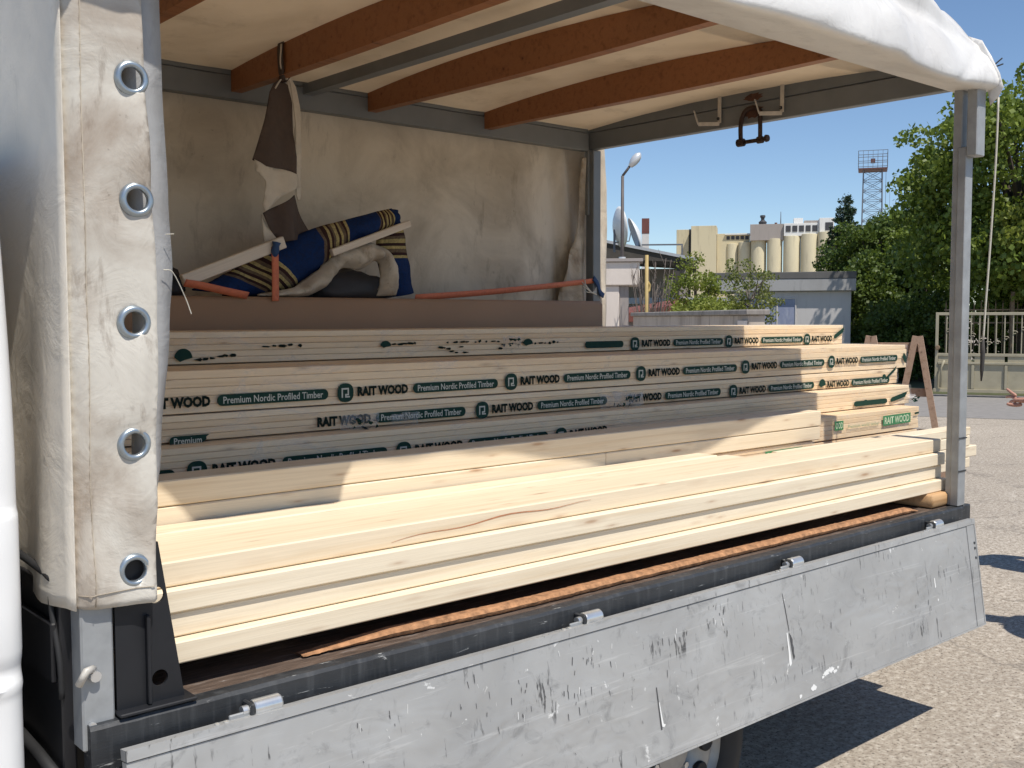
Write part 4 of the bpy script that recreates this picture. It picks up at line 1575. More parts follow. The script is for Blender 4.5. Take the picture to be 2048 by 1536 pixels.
# dark bags that carry the rug
def lump(name, label, cat, c, r, seed, mat):
    mb = MB()
    n, m_ = 20, 12
    rows = []
    for i in range(m_ + 1):
        ph = math.pi * i / m_
        row = []
        for j in range(n + 1):
            th = 2 * math.pi * j / n
            d = Vector((math.sin(ph) * math.cos(th), math.sin(ph) * math.sin(th), math.cos(ph)))
            k = 1 + .22 * noise.noise(d * 1.8 + Vector((seed, 0, 0))) + .12 * noise.noise(d * 5 + Vector((seed, 0, 0)))
            z = c[2] + d.z * r[2] * k
            row.append((c[0] + d.x * r[0] * k, c[1] + d.y * r[1] * k, max(z, 1.7885)))
        rows.append(row)
    mb.grid(rows)
    return tag(mb.build(name, mat, None, True), label, cat)
lump('black_bag', 'black bag stuffed under the cream cloth on the brown box', 'bag', (2.54, 1.85, 1.82), (.20, .09, .09), 1, 'bag')
lump('dark_bundle', 'dark bundle tucked behind the curtain hem at the end of the plank', 'bag', (1.66, 1.86, 1.83), (.13, .08, .075), 6, 'bag')
lump('dark_blanket', 'dark folded blanket propping up the middle of the plank', 'blanket', (2.20, 1.885, 1.83), (.22, .055, .13), 9, 'bag')

# hanging cloth
hc = thing('hanging_cloth', 'brown cloth with cream border tied to a roof slat and hanging down', 'cloth', (2.18, 1.78, 2.66))
H_UP = [(2.179, 2.666), (2.154, 2.648), (2.133, 2.609), (2.107, 2.505), (2.054, 2.333), (2.099, 2.309), (2.173, 2.304), (2.248, 2.293), (2.249, 2.360), (2.234, 2.461), (2.232, 2.579), (2.216, 2.650)]
H_SIDE = [(2.212, 2.649), (2.234, 2.696), (2.263, 2.649), (2.282, 2.563), (2.290, 2.363), (2.287, 2.192), (2.263, 2.186), (2.251, 2.211), (2.256, 2.360), (2.250, 2.493), (2.238, 2.462), (2.228, 2.578)]
H_MID = [(2.054, 2.333), (2.099, 2.309), (2.173, 2.304), (2.252, 2.289), (2.256, 2.241), (2.171, 2.198), (2.088, 2.126), (2.079, 2.155), (2.098, 2.251), (2.055, 2.290)]
H_LOW = [(2.089, 2.123), (2.170, 2.165), (2.242, 2.207), (2.271, 2.146), (2.322, 2.058), (2.252, 2.025), (2.168, 2.010), (2.119, 2.070)]
H_LW = [(2.092, 2.119), (2.119, 2.066), (2.164, 2.010), (2.106, 1.985), (2.095, 2.054)]
def fold(amp, ph, base):
    def f(x, z):
        k = max(0, (2.70 - z)) * 1.6
        return base + amp * min(1, k) * math.sin((x - 2.17) * 46 + ph + z * 3) - .02 * min(1, k) * math.sin((x - 2.05) / .2 * math.pi) + .006 * nz(x * 8, 0, z * 8)
    return f
MB().patch(H_UP, fold(.012, 0, 1.785), sp=.018).build('upper_panel', 'clothbrown', hc, True, solid=.004)
MB().patch(H_SIDE, fold(.012, 1, 1.800), sp=.018).build('side_fold', 'clothcream', hc, True, solid=.004)
MB().patch(H_MID, fold(.014, 2, 1.778), sp=.018).build('border_fold', 'clothcream', hc, True, solid=.004)
MB().patch(H_LOW, fold(.016, 3, 1.790), sp=.018).build('lower_panel', 'clothbrown', hc, True, solid=.004)
MB().patch(H_LW, fold(.010, 4, 1.797), sp=.018).build('lower_border', 'clothcream', hc, True, solid=.004)
mb = MB()
lo = crom([(2.178, 1.755, 2.655), (2.134, 1.69, 2.675), (2.130, 1.69, 2.74), (2.138, 1.695, 2.79), (2.168, 1.705, 2.812), (2.202, 1.71, 2.76), (2.202, 1.73, 2.69), (2.186, 1.76, 2.652)], 5)
mb.grid([[p + Vector((0, dy, 0)) for p in lo] for dy in (-.02, 0, .02)])
mb.build('tied_loop', 'clothbrown', hc, True, solid=.004)
MB().tube(crom([(2.122, 1.665, 2.775), (2.124, 1.675, 2.69), (2.19, 1.74, 2.668), (2.21, 1.75, 2.645), (2.236, 1.76, 2.50), (2.238, 1.762, 2.41)], 5), .0035, 6).tube(crom([(2.19, 1.742, 2.668), (2.165, 1.745, 2.66), (2.14, 1.75, 2.62)], 5), .0035, 6).build('tie_string', 'clothcream', hc, True)
MB().lathe((2.192, 1.742, 2.668), (.3, -.2, 1), [(0, -.014), (.010, -.008), (.011, .004), (.006, .014), (0, .016)], 10).build('knot', 'clothcream', hc, True)

# orange straps
def strap(label, pts, w, nrm, mat='strap'):
    P = crom(pts, 6)
    mb = MB()
    N = Vector(nrm).normalized()
    mb.grid([[p + N * w * k for p in P] for k in (-.5, 0, .5)])
    o = mb.build('ratchet_strap', mat, None, True, solid=.003)
    return tag(o, label, 'strap', 'orange straps on the load')
strap('orange strap standing upright over the striped rug with a blue knot', [(2.105, 1.712, 1.770), (2.108, 1.716, 1.83), (2.112, 1.722, 1.90), (2.118, 1.735, 1.975), (2.122, 1.75, 1.99)], .030, (1, 0, 0))
e = bpy.data.objects[-1] if False else None
mb = MB()
mb.lathe((2.116, 1.728, 1.972), (.1, -.2, 1), [(0, -.03), (.012, -.02), (.017, 0), (.013, .02), (.018, .034), (0, .036)], 10)
tag(mb.build('blue_knot', 'bluestrap', None, True), 'small blue knot at the top of the upright orange strap', 'knot')
strap('orange strap lying slack at the foot of the pale plank', [(1.728, 1.718, 1.835), (1.79, 1.712, 1.826), (1.88, 1.708, 1.808), (1.985, 1.714, 1.790)], .030, (.25, -.4, .9))
strap('long orange strap stretched from the brown box to the far rear post', [(2.86, 1.80, 1.7935), (3.3, 1.88, 1.822), (3.8, 1.985, 1.862), (4.19, 2.075, 1.897), (4.315, 2.10, 1.908), (4.325, 2.094, 1.909)], .030, (0, -.35, .95))
mb = MB()
pp = crom([(4.315, 2.09, 1.925), (4.345, 2.085, 1.89), (4.37, 2.09, 1.845), (4.40, 2.09, 1.825)], 5)
mb.grid([[p + Vector((.4, 0, .9)) * .014 * k for p in pp] for k in (-1, 0, 1)])
tag(mb.build('blue_strap_end', 'bluestrap', None, True, solid=.006), 'blue webbing end tied round the far rear post', 'strap')
mb = MB()
for k in range(5):
    a = random.Random(k)
    mb.tube(crom([(4.19 + a.uniform(0, .03), 2.06, 1.91 - .012 * k), (4.22, 2.05, 1.86 + a.uniform(-.02, .02)), (4.26 + a.uniform(0, .02), 2.055, 1.84), (4.31, 2.06, 1.87 - .01 * k)], 4), .003, 5)
tag(mb.build('cord_tangle', 'rope', None, True), 'tangled pale cord at the far rear post by the strap', 'cord')

# ================================================================== TRESTLE behind the tail
tz = thing('sawhorse', 'weathered wooden trestle with A-shaped legs behind the timber ends', 'sawhorse', (6.58, 1.50, 0))
for (yy, xx) in ((1.372, 6.645), (1.630, 6.51)):
    for s_ in (-1, 1):
        mb = MB()
        # legs spread across the view
        px = Vector((.42, -.907, 0)) * s_
        top = Vector((xx, yy, 1.575)) + px * .012
        bot = Vector((xx, yy, .0)) + px * .295
        mb.bar(bot, top, .040, .050, (-.907, -.42, 0))
        mb.v = [(a, b, max(c, .0)) for a, b, c in mb.v]
        mb.build('leg', 'oldwood', tz)
    for zc in (1.20, .93, .5):
        hw = .012 + .283 * (1 - zc / 1.575)
        c = Vector((xx + .03, yy + .012, zc))
        d = Vector((.42, -.907, 0))
        mb = MB().bar(c - d * hw, c + d * hw, .022, .055)
        mb.build('rung', 'oldwood', tz)
MB().bar((6.645 + .05, 1.372, 1.50), (6.51 + .05, 1.63, 1.50), .035, .06).build('top_bar', 'oldwood', tz)

# ================================================================== PERSON just beyond the frame
def skin_obj(name, verts, edges, radii, mat, parent, sub=2):
    me = bpy.data.meshes.new(name)
    me.from_pydata(verts, edges, [])
    me.transform(wmat(parent).inverted())
    me.materials.append(MAT[mat])
    o = bpy.data.objects.new(name, me)
    COL.objects.link(o)
    o.parent = parent
    sk = o.modifiers.new('skin', 'SKIN')
    sk.use_smooth_shade = True
    for i, r in enumerate(radii):
        d = me.skin_vertices[0].data[i]
        d.radius = r if isinstance(r, tuple) else (r, r)
        d.use_root = (i == 0)
    sb = o.modifiers.new('smooth', 'SUBSURF')
    sb.levels = sb.render_levels = sub
    return o
px0, py0 = 7.30, .43
pe = thing('person', 'person in a dark teal top reaching out one hand beside the truck tail', 'person', (px0, py0, 0))
def V(*a):
    return (px0 + a[0], py0 + a[1], a[2])
# body faces +y (towards the load), right shoulder towards +x
skin_obj('body', [V(0, 0, .98), V(0, .01, 1.15), V(0, .0, 1.35), V(0, -.01, 1.47), V(0, .01, 1.55), V(0, .03, 1.66), V(0, .03, 1.75),
                  V(-.09, 0, .92), V(-.11, .01, .52), V(-.11, -.01, .09), V(.09, 0, .92), V(.12, .03, .52), V(.12, .02, .09),
                  V(-.18, 0, 1.43), V(.18, 0, 1.43), V(.24, .02, 1.16), V(.25, .12, .94)],
         [(0, 1), (1, 2), (2, 3), (3, 4), (4, 5), (5, 6), (0, 7), (7, 8), (8, 9), (0, 10), (10, 11), (11, 12), (3, 13), (3, 14), (14, 15), (15, 16)],
         [(.14, .10), (.13, .09), (.15, .10), (.07, .06), .055, (.075, .095), (.06, .08), .08, .055, .04, .08, .055, .04, .055, .055, .042, .032], 'skin', pe)
skin_obj('jacket', [V(0, 0, .93), V(0, .01, 1.12), V(0, 0, 1.33), V(0, -.01, 1.45), V(-.17, 0, 1.42), V(-.14, .20, 1.25), V(.0, .50, 1.145), V(.17, 0, 1.42), V(.24, .02, 1.16), V(.25, .11, .97)],
         [(0, 1), (1, 2), (2, 3), (3, 4), (4, 5), (5, 6), (3, 7), (7, 8), (8, 9)],
         [(.17, .12), (.16, .115), (.18, .125), (.10, .08), .075, .06, .042, .075, .058, .045], 'teal', pe)
skin_obj('trousers', [V(0, 0, .97), V(-.095, 0, .88), V(-.11, .01, .50), V(-.11, -.01, .07), V(.095, 0, .88), V(.12, .03, .50), V(.12, .02, .07)],
         [(0, 1), (1, 2), (2, 3), (0, 4), (4, 5), (5, 6)], [(.155, .115), .095, .072, .062, .095, .072, .062], 'jeans', pe)
for s_ in (-.11, .12):
    skin_obj('shoe', [V(s_, -.06, .045), V(s_, .08, .045), V(s_, .19, .036)], [(0, 1), (1, 2)], [(.045, .044), (.048, .043), (.040, .034)], 'shoe', pe)
skin_obj('hair', [V(0, -.04, 1.66), V(0, -.03, 1.75), V(0, .03, 1.80), V(0, .09, 1.785)], [(0, 1), (1, 2), (2, 3)], [.07, .085, .08, .05], 'hair', pe)
skin_obj('nose', [V(0, .115, 1.69), V(0, .14, 1.655), V(0, .125, 1.645)], [(0, 1), (1, 2)], [.008, .015, .012], 'skin', pe, 1)
for s_ in (-1, 1):
    MB().lathe(V(s_ * .033, .108, 1.69), (0, 1, 0), [(.014, 0), (.010, .008), (0, .011)], 12).build('eye', 'eye', pe, True)
    MB().lathe(V(s_ * .083, .02, 1.67), (s_, 0, 0), [(.026, -.005), (.028, .008), (.012, .014), (0, .012)], 12).build('ear', 'skin', pe, True)
MB().tube([V(-.024, .118, 1.612), V(0, .128, 1.61), V(.024, .118, 1.612)], .007, 6).build('mouth', 'lip', pe, True)
# reaching left hand: wrist at about (.02,.56,1.135)
wr = Vector(V(.0, .49, 1.140))
kn = Vector(V(.035, .60, 1.135))
hand = [wr, wr.lerp(kn, .5), kn]
hv = [tuple(p) for p in hand]
skin_obj('palm', hv, [(0, 1), (1, 2)], [(.026, .022), (.040, .020), (.042, .017)], 'skin', pe)
fw = (kn - wr).normalized()
side = Vector((0, 0, 1))
inw = fw.cross(side).normalized()
def finger(name, root, d1, l, r, bend):
    p = [Vector(root)]
    d = Vector(d1).normalized()
    for k, (a, b) in enumerate(zip(l, bend)):
        p.append(p[-1] + d * a)
        d = (d + Vector(bend[k])).normalized()
    return skin_obj(name, [tuple(q) for q in p], [(i, i + 1) for i in range(len(p) - 1)], [r * 1.25, r * 1.2, r * 1.1, r * .9][:len(p)], 'skin', pe)
finger('index_finger', kn + side * .026 - fw * .02, fw + side * .55, (.045, .03, .024), .0095, ((.05, .0, .05), (.0, 0, .0), (0, 0, 0)))
finger('middle_finger', kn + side * .010 - fw * .02, fw + side * .28 + inw * .1, (.048, .032, .024), .0098, ((.1, 0, -.3), (.1, 0, -.3), (0, 0, 0)))
finger('ring_finger', kn - side * .008 - fw * .02, fw + inw * .25, (.044, .03, .024), .0092, ((.3, 0, -.3), (.3, 0, -.3), (0, 0, 0)))
finger('little_finger', kn - side * .024 - fw * .02, fw - side * .15 + inw * .3, (.036, .024, .02), .0082, ((.3, 0, -.2), (.3, 0, -.2), (0, 0, 0)))
finger('thumb', wr + fw * .045 - side * .028, fw * .8 - side * .15 - inw * .55, (.042, .034, .026), .0115, ((.0, .1, .25), (.0, 0, .2), (0, 0, 0)))

# person added out of view beside the drop side to cast the ground shadow
p2 = thing('person', 'unseen person in a dark teal top, added beside the tail to cast a shadow', 'person', (5.86, -.42, 0), R(200))
for ch in list(pe.children):
    if ch.name.split('.')[0] in ('body', 'trousers', 'shoe', 'hair', 'nose', 'eye', 'ear', 'mouth'):
        c = ch.copy()
        COL.objects.link(c)
        c.parent = p2
pb = Vector((px0, py0, 0))
o = skin_obj('jacket', [V(0, 0, .93), V(0, .01, 1.12), V(0, 0, 1.33), V(0, -.01, 1.45), V(-.17, 0, 1.42), V(-.24, .02, 1.16), V(-.25, .11, .97), V(.17, 0, 1.42), V(.24, .02, 1.16), V(.25, .11, .97)],
             [(0, 1), (1, 2), (2, 3), (3, 4), (4, 5), (5, 6), (3, 7), (7, 8), (8, 9)],
             [(.17, .12), (.16, .115), (.18, .125), (.10, .08), .075, .058, .045, .075, .058, .045], 'teal', pe)
o.parent = p2

# ================================================================== BACKGROUND
def frame_at(name, label, cat, x, y, ang, group=None, z=0):
    return thing(name, label, cat, (x, y, z), R(ang), group)

# ---- cream gate
G = frame_at('yard_gate', 'cream painted steel gate with scrollwork bars and plate lower half', 'gate', 21.88, 8.93, -65.1)
def lb(p, name, mat, *a, bev=.004):
    return MB().box(*a, bev).build(name, mat, p, local=True)
GL = 4.2
for x in (0, 2.02, GL - .06):
    lb(G, 'gate_stile', 'gate', x, x + .06, -.03, .03, .10, 1.80)
lb(G, 'top_rail', 'gate', .061, GL - .061, -.028, .028, 1.74, 1.80)
lb(G, 'middle_rail', 'gate', .061, GL - .061, -.028, .028, .87, .93)
lb(G, 'middle_rail', 'gate', .061, GL - .061, -.05, .028, .70, .75)
lb(G, 'bottom_rail', 'gate', -.02, GL, -.05, .04, .10, .17)
for x0, x1 in ((.065, .72), (.78, 1.36), (1.42, 2.015), (2.09, 2.8), (2.86, 3.5), (3.56, GL - .065)):
    lb(G, 'gate_panel', 'gate', x0, x1, -.012, -.004, .172, .698, bev=.002)
    lb(G, 'gate_panel', 'gate', x0, x1, -.010, -.002, .752, .868, bev=.002)
for x in (.72, 1.36, 2.8, 3.5):
    lb(G, 'panel_stay', 'gate', x + .002, x + .058, -.045, -.013, .18, .69)
nb = 0
for i in range(1, 26):
    x = .06 + i * .161
    if abs(x - 2.05) < .07 or x > GL - .1:
        continue
    lb(G, 'gate_bar', 'gate', x - .012, x + .012, -.012, .012, .931, 1.738, bev=.003)
    # scroll
    zc = 1.30 + .16 * math.sin(i * .75)
    pts = [(x + .03 + .055 * math.cos(a) * (1 - a / 9), -.016, zc + .045 * math.sin(a) * (1 - a / 9)) for a in [k * .55 for k in range(12)]]
    MB().tube(pts, .008, 5).build('scroll', 'gate', G, True, local=True)
MB().tube([(.12, -.07, .20), (.13, -.08, .62), (.19, -.09, .78)], .022, 8).build('drop_bolt', 'gate', G, True, local=True)
MB().lathe((.05, -.04, 1.05), (0, -1, 0), [(0, .05), (.04, .05), (.05, .03), (.05, 0)], 12).build('lock', 'rustfence', G, local=True)
for x in (.32, 3.6):
    MB().lathe((x, 0, .055), (0, 1, 0), [(0, -.04), (.055, -.04), (.055, .04), (0, .04)], 14).build('wheel', 'black', G, local=True)

# ---- spiked fence behind the gate
Fc = frame_at('spiked_fence', 'brownish spiked railing fence standing behind the cream gate', 'fence', 24.2, 9.9, -65)
for z in (.35, 1.55, 1.85):
    lb(Fc, 'fence_rail', 'rustfence', 0, 7.0, -.015, .015, z, z + .035)
for i in range(46):
    x = .04 + i * .152
    mb = MB().tube([(x, 0, .0), (x, 0, 2.0), (x, 0, 2.09)], [.011, .011, .001], 6)
    mb.build('fence_bar', 'rustfence', Fc, local=True)
lb(Fc, 'fence_post', 'rustfence', 1.42, 1.50, -.05, .05, 0, 2.28)

# ---- guard house
GH = frame_at('guardhouse', 'small grey flat-roofed gatehouse with frosted window and overhanging slab', 'building', 24.02, 15.81, -55.7)
# local x along the facade; px 1467 -> x 0 ; facade width 3.4
lb(GH, 'wall', 'ghwall', 0, 3.08, 0, 3.0, 0, 2.41, bev=.01)
lb(GH, 'roof_slab', 'ghroofl', -.67, 3.19, -.16, 3.3, 2.415, 2.74, bev=.01)
lb(GH, 'roof_edge', 'ghroofd', -.68, 3.20, -.17, 3.31, 2.743, 2.93, bev=.01)
wd = lb(GH, 'window', 'frost', .18, 1.62, -.012, -.002, 1.0, 2.20, bev=.002)
for x in (.14, .64, 1.13, 1.62):
    lb(GH, 'window_frame', 'ghwall', x, x + .04, -.03, -.0125, .96, 2.24)
for z in (.92, 2.202):
    lb(GH, 'window_frame', 'ghwall', .14, 1.66, -.031, -.0125, z, z + .04)

# ---- low stained wall
def wall_between(name, label, p0, p1, h, th, mat, cop=None, cat='wall'):
    p0, p1 = Vector((*p0, 0)), Vector((*p1, 0))
    d = p1 - p0
    o = thing(name, label, cat, p0, math.atan2(d.y, d.x))
    lb(o, 'wall_body', mat, 0, d.length, -th / 2, th / 2, 0, h, bev=.01)
    if cop:
        n_ = max(2, int(d.length / 1.1))
        for i in range(n_):
            a = d.length / n_
            lb(o, 'coping_stone', cop, -.05 + i * a + .004 + (.05 if i else 0), (i + 1) * a - .004 + (.05 if i == n_ - 1 else 0), -th / 2 - .05, th / 2 + .05, h + .002, h + .075, bev=.012)
    return o, d.length
LW, LL = wall_between('low_wall', 'low stained garden wall with grey coping in front of the gatehouse', (16.2, 12.35), (11.55, 6.15), 1.73, .22, 'lowwall', 'coping')
lb(LW, 'pier', 'whitewall', LL - .30, LL - .02, -.17, -.115, 0, 1.66)
lb(LW, 'pier', 'whitewall', LL - .62, LL - .50, -.17, -.115, 0, 1.60)

# ---- pinkish wall block
PW = frame_at('pink_wall_block', 'pinkish white wall block with overhanging top beside the lamp post', 'wall', 16.9, 14.1, -48)
lb(PW, 'wall_body', 'whitewall', -1.2, .42, 0, .9, 0, 2.40, bev=.02)
lb(PW, 'recess_strip', 'bandwall', .425, .62, .05, .9, 0, 2.40)
lb(PW, 'top_block', 'whitewall', -1.2, .86, -.06, 1.0, 2.405, 2.92, bev=.02)
lb(PW, 'cap', 'bandwall', -1.25, .93, -.12, 1.06, 2.923, 2.99)
# ---- yellow pipe
YP = MB().tube([(0, 0, 0), (0, 0, 2.95)], .036, 10).tube([(0, 0, 2.45), (.09, 0, 2.36), (.08, 0, 2.25), (0, 0, 2.2)], .025, 8)
yo = YP.build('gas_pipe', 'yellow', None, True)
yo.location = (16.1, 12.05, 0)
tag(yo, 'upright yellow gas pipe between pink wall and bare shrub', 'pipe')

# ---- dark canopy roof with dishes
CN = frame_at('shed_roof', 'long dark lean-to shed roof with pale edge behind the pink wall', 'building', 24.6, 21.4, -47)
mb = MB()
mb.add([(-8, 0, 4.75), (.0, 0, 4.12), (3.0, 0, 3.50), (3.0, 0, 3.42), (0, 0, 3.60), (-8, 0, 4.1), (-8, 6, 4.9), (0, 6, 4.3), (3.0, 6, 3.7), (3.0, 6, 3.5), (0, 6, 3.7), (-8, 6, 4.1)],
       [(0, 5, 4, 1), (1, 4, 3, 2), (6, 7, 10, 11), (7, 8, 9, 10), (0, 1, 7, 6), (1, 2, 8, 7), (5, 11, 10, 4), (4, 10, 9, 3), (2, 3, 9, 8), (0, 6, 11, 5)])
mb.build('roof', 'canopy', CN, local=True)
MB().bar((-8, -.03, 4.78), (0, -.03, 4.15), .05, .09).bar((0, -.03, 4.15), (3.05, -.03, 3.52), .05, .09).build('roof_edge', 'canopyedge', CN, local=True)
for x in (-3, -.3, 2.3):
    lb(CN, 'post', 'canopy', x, x + .15, .1, .25, 0, 3.45)
lb(CN, 'back_wall', 'bandwall', -8, 3.0, 5.5, 5.7, 0, 3.5)
lb(CN, 'lower_lean_to', 'canopyedge', .8, 5.2, .8, 3.0, 2.15, 2.35)

def dish(label, x, y, z, rad, nrm):
    D_ = thing('satellite_dish', label, 'satellite dish', (x, y, z), 0, 'satellite dishes on the shed roof')
    n_ = Vector(nrm).normalized()
    prof = [(rad * t, .32 * rad * t * t) for t in [i / 8 for i in range(9)]]
    MB().lathe((0, 0, .75), n_, prof, 28).build('reflector', 'dish', D_, True, local=True, solid=.02)
    c = Vector((0, 0, .75))
    s_ = n_.orthogonal().normalized()
    MB().tube([c - Vector((0, 0, rad * .7)), c - Vector((0, 0, rad * .7)) + n_ * .75 * rad, c + n_ * rad * .9], .02, 6).build('feed_arm', 'lattice', D_, local=True)
    MB().tube([(0, 0, 0), (0, 0, .7)] if True else [], .035, 8).build('mast', 'lattice', D_, local=True)
    return D_
dish('large white satellite dish seen side-on, mounted beside the lamp pole', 24.15, 20.45, 3.72, .64, (.66 * .93 + .75 * .33, -.75 * .93 + .66 * .33, .10))
dish('white satellite dish tilted back, in front of the chimney', 26.85, 21.82, 3.78, .60, (-.66 * .93 - .10, .75 * .93 - .09, -.33))
lbr = MB().box(-.5, .9, -.02, .02, 0, .05).box(.85, .9, -.02, .02, -.5, 0).box(-.5, -.45, -.02, .02, -.5, 0)
o = lbr.build('roof_bracket', 'lattice', None)
o.location = (27.3, 21.5, 4.12)
o.rotation_euler = (0, 0, R(-47))
tag(o, 'small steel bracket frame on the shed roof behind the tilted dish', 'bracket')
# ---- lamp post
LP = thing('street_lamp', 'tall street lamp with bent arm and a dark red lower pole', 'street lamp', (17.66, 14.15, 0))
MB().tube([(0, 0, 2.0), (0, 0, 4.86)], [.048, .034], 10).build('pole', 'lampgrey', LP, True, local=True)
MB().tube([(0, 0, 0), (0, 0, 2.002)], [.055, .05], 10).build('pole_base', 'lampred', LP, True, local=True)
MB().tube([(0, 0, 4.86), (.07, -.08, 5.0), (.12, -.13, 5.10)], .028, 8).build('arm', 'lampgrey', LP, True, local=True)
mb = MB()
ax = Vector((.42, -.44, .80)).normalized()
mb.lathe((.115, -.125, 5.07), ax, [(0, -.02), (.05, 0), (.09, .10), (.10, .2), (.08, .30), (.03, .36), (0, .37)], 16)
mb.build('lamp_head', 'lamphead', LP, True, local=True)
MB().lathe((0, 0, 3.02), (0, 0, 1), [(0, -.04), (.08, -.04), (.08, .04), (0, .04)], 10).build('clamp', 'lamphead', LP, local=True)

# ---- low red roof behind wall
RF = frame_at('red_shed_roof', 'low red-brown shed roof behind the stained wall', 'building', 19.5, 15.1, -48)
mb = MB()
mb.add([(-1.0, 0, 1.72), (1.0, 0, 2.06), (1.3, 0, 2.0), (1.3, 1.2, 2.1), (1.0, 1.2, 2.2), (-1.0, 1.2, 1.86), (1.3, 0, 1.6), (-1.0, 0, 1.6), (-1, 1.2, 1.6), (1.3, 1.2, 1.6)],
       [(0, 1, 4, 5), (1, 2, 3, 4), (0, 7, 6, 2, 1), (5, 4, 3, 9, 8), (0, 5, 8, 7), (2, 6, 9, 3), (7, 8, 9, 6)])
mb.build('roof', 'redroof', RF, local=True)
lb(RF, 'wall', 'bandwall', -.9, 1.2, .1, 1.1, 0, 1.598)

# ---- chimney
CH = frame_at('factory_chimney', 'square chimney, dark red above and white below, behind the dishes', 'chimney', 56.27, 47.49, -48)
lb(CH, 'lower_stack', 'chimwhite', -.24, .24, -.24, .24, 0, 7.55)
lb(CH, 'upper_stack', 'chimred', -.26, .26, -.26, .26, 7.553, 8.6)

# ---- grain silos
SI = frame_at('grain_silo_plant', 'cream concrete grain silo plant with tower block and rooftop gallery', 'silo plant', 323.8, 232.7, -54.2)
def sx(p):
    return (p - 1500) / 5.2925
def sz(v):
    return 1.7 + (635.2 - v) / 5.2925
def silo(p, r, vt, y):
    MB().lathe((sx(p), y, 0), (0, 0, 1), [(r, 0), (r, sz(vt) - .35), (r * .96, sz(vt)), (0, sz(vt) + .3)], 32).build('silo', 'silo', SI, True, local=True, angle=40)
for p, w, vt, y in ((1547, 29, 484, 0), (1579, 32, 480, -1), (1611, 32, 477, -2), (1642, 33, 474, -3), (1674, 33, 472, -4),
                    (1517, 29, 486, 1.5), (1491, 26, 488, 4), (1467, 25, 490, 6), (1445, 24, 491, 8), (1424, 23, 492, 10)):
    silo(p, w / 2 / 5.2925, vt, y)
lb(SI, 'tower_block', 'siloblock', sx(1357), sx(1381), 6, 16, 0, sz(460), bev=.05)
lb(SI, 'tower_gap', 'void', sx(1381.2), sx(1386.8), 7, 15, 0, sz(459), bev=.02)
lb(SI, 'tower_block', 'siloblock', sx(1387), sx(1436), 2, 16, 0, sz(455), bev=.05)
lb(SI, 'gallery', 'siloblock', sx(1436.5), sx(1500), 5, 12, 0, sz(470), bev=.05)
for i in range(5):
    p = 1455 + i * 9
    lb(SI, 'window', 'void', sx(p), sx(p + 6.5), 4.85, 4.98, sz(482), sz(475), bev=.02)
lb(SI, 'gallery_roof', 'whiteblock', sx(1452), sx(1534), 4.2, 12, sz(472.8), sz(471), bev=.02)
lb(SI, 'headhouse', 'greyblock', sx(1500.5), sx(1563), -2, 12, sz(487), sz(456), bev=.05)
hh = lb(SI, 'headhouse_gallery', 'whiteblock', sx(1563.5), sx(1628), -3, 12, sz(480), sz(456), bev=.05)
for i in range(5):
    p = 1567 + i * 12.2
    lb(SI, 'window', 'void', sx(p), sx(p + 9), -3.16, -3.01, sz(472), sz(460.5), bev=.02)
lb(SI, 'headhouse_end', 'whiteblock', sx(1628.5), sx(1655), -4, 12, sz(478), sz(447.5), bev=.05)
lb(SI, 'window', 'void', sx(1639), sx(1653), -4.16, -4.01, sz(471), sz(456), bev=.02)
lb(SI, 'roof_box', 'whiteblock', sx(1582), sx(1599), 0, 4, sz(455.8), sz(445), bev=.05)
lb(SI, 'roof_box', 'greyblock', sx(1602), sx(1630), 2, 6, sz(455.8), sz(449), bev=.05)
MB().lathe((sx(1524), 2, sz(455.8)), (0, 0, 1), [(1.3, 0), (1.5, 1), (.6, 1.8), (.7, 2.6), (1.0, 2.8), (.9, 3.5), (0, 3.6)], 14).build('cyclone', 'void', SI, local=True)
MB().lathe((sx(1549), 2, sz(455.8)), (0, 0, 1), [(.5, 0), (.5, .7), (0, .8)], 10).build('vent', 'chimred', SI, local=True)
MB().tube([(sx(1558), 2, sz(455.8)), (sx(1558), 2, sz(431))], [.22, .1], 6).build('mast', 'lattice', SI, local=True)

# ---- lattice tower
LT = frame_at('lattice_tower', 'steel lattice mast with square cage platform above the trees', 'tower', 138.7, 77.6, -60)
hb, ht, zt_ = 1.55, 1.25, 22.4
def lc(i, z):
    h = hb + (ht - hb) * z / zt_
    return Vector(((-h, h, h, -h)[i], (-h, -h, h, h)[i], z))
for i in range(4):
    MB().tube([lc(i, 0), lc(i, zt_)], .09, 5).build('leg', 'lattice', LT, local=True)
for k in range(16):
    z0_, z1_ = zt_ * k / 16, zt_ * (k + 1) / 16
    mb = MB()
    for i in range(4):
        j = (i + 1) % 4
        mb.tube([lc(i, z0_), lc(j, z1_)], .045, 4).tube([lc(j, z0_), lc(i, z1_)], .045, 4).tube([lc(i, z1_), lc(j, z1_)], .045, 4)
    mb.build('bracing', 'lattice', LT, local=True)
MB().box(-1.95, 1.95, -1.95, 1.95, 22.42, 22.6).build('platform', 'latticered', LT, local=True)
mb = MB()
for z in (23.3, 24.1, 25.0):
    for a, b in (((-1.95, -1.95), (1.95, -1.95)), ((1.95, -1.95), (1.95, 1.95)), ((1.95, 1.95), (-1.95, 1.95)), ((-1.95, 1.95), (-1.95, -1.95))):
        mb.tube([(*a, z), (*b, z)], .05, 4)
for i in range(7):
    u = -1.95 + 3.9 * i / 6
    for a in ((u, -1.95), (u, 1.95), (-1.95, u), (1.95, u)):
        mb.tube([(*a, 22.6), (*a, 25.0)], .035, 4)
mb.build('cage', 'lattice', LT, local=True)
lb(LT, 'beacon', 'latticered', -.3, .3, -.3, .3, 23.5, 24.1)
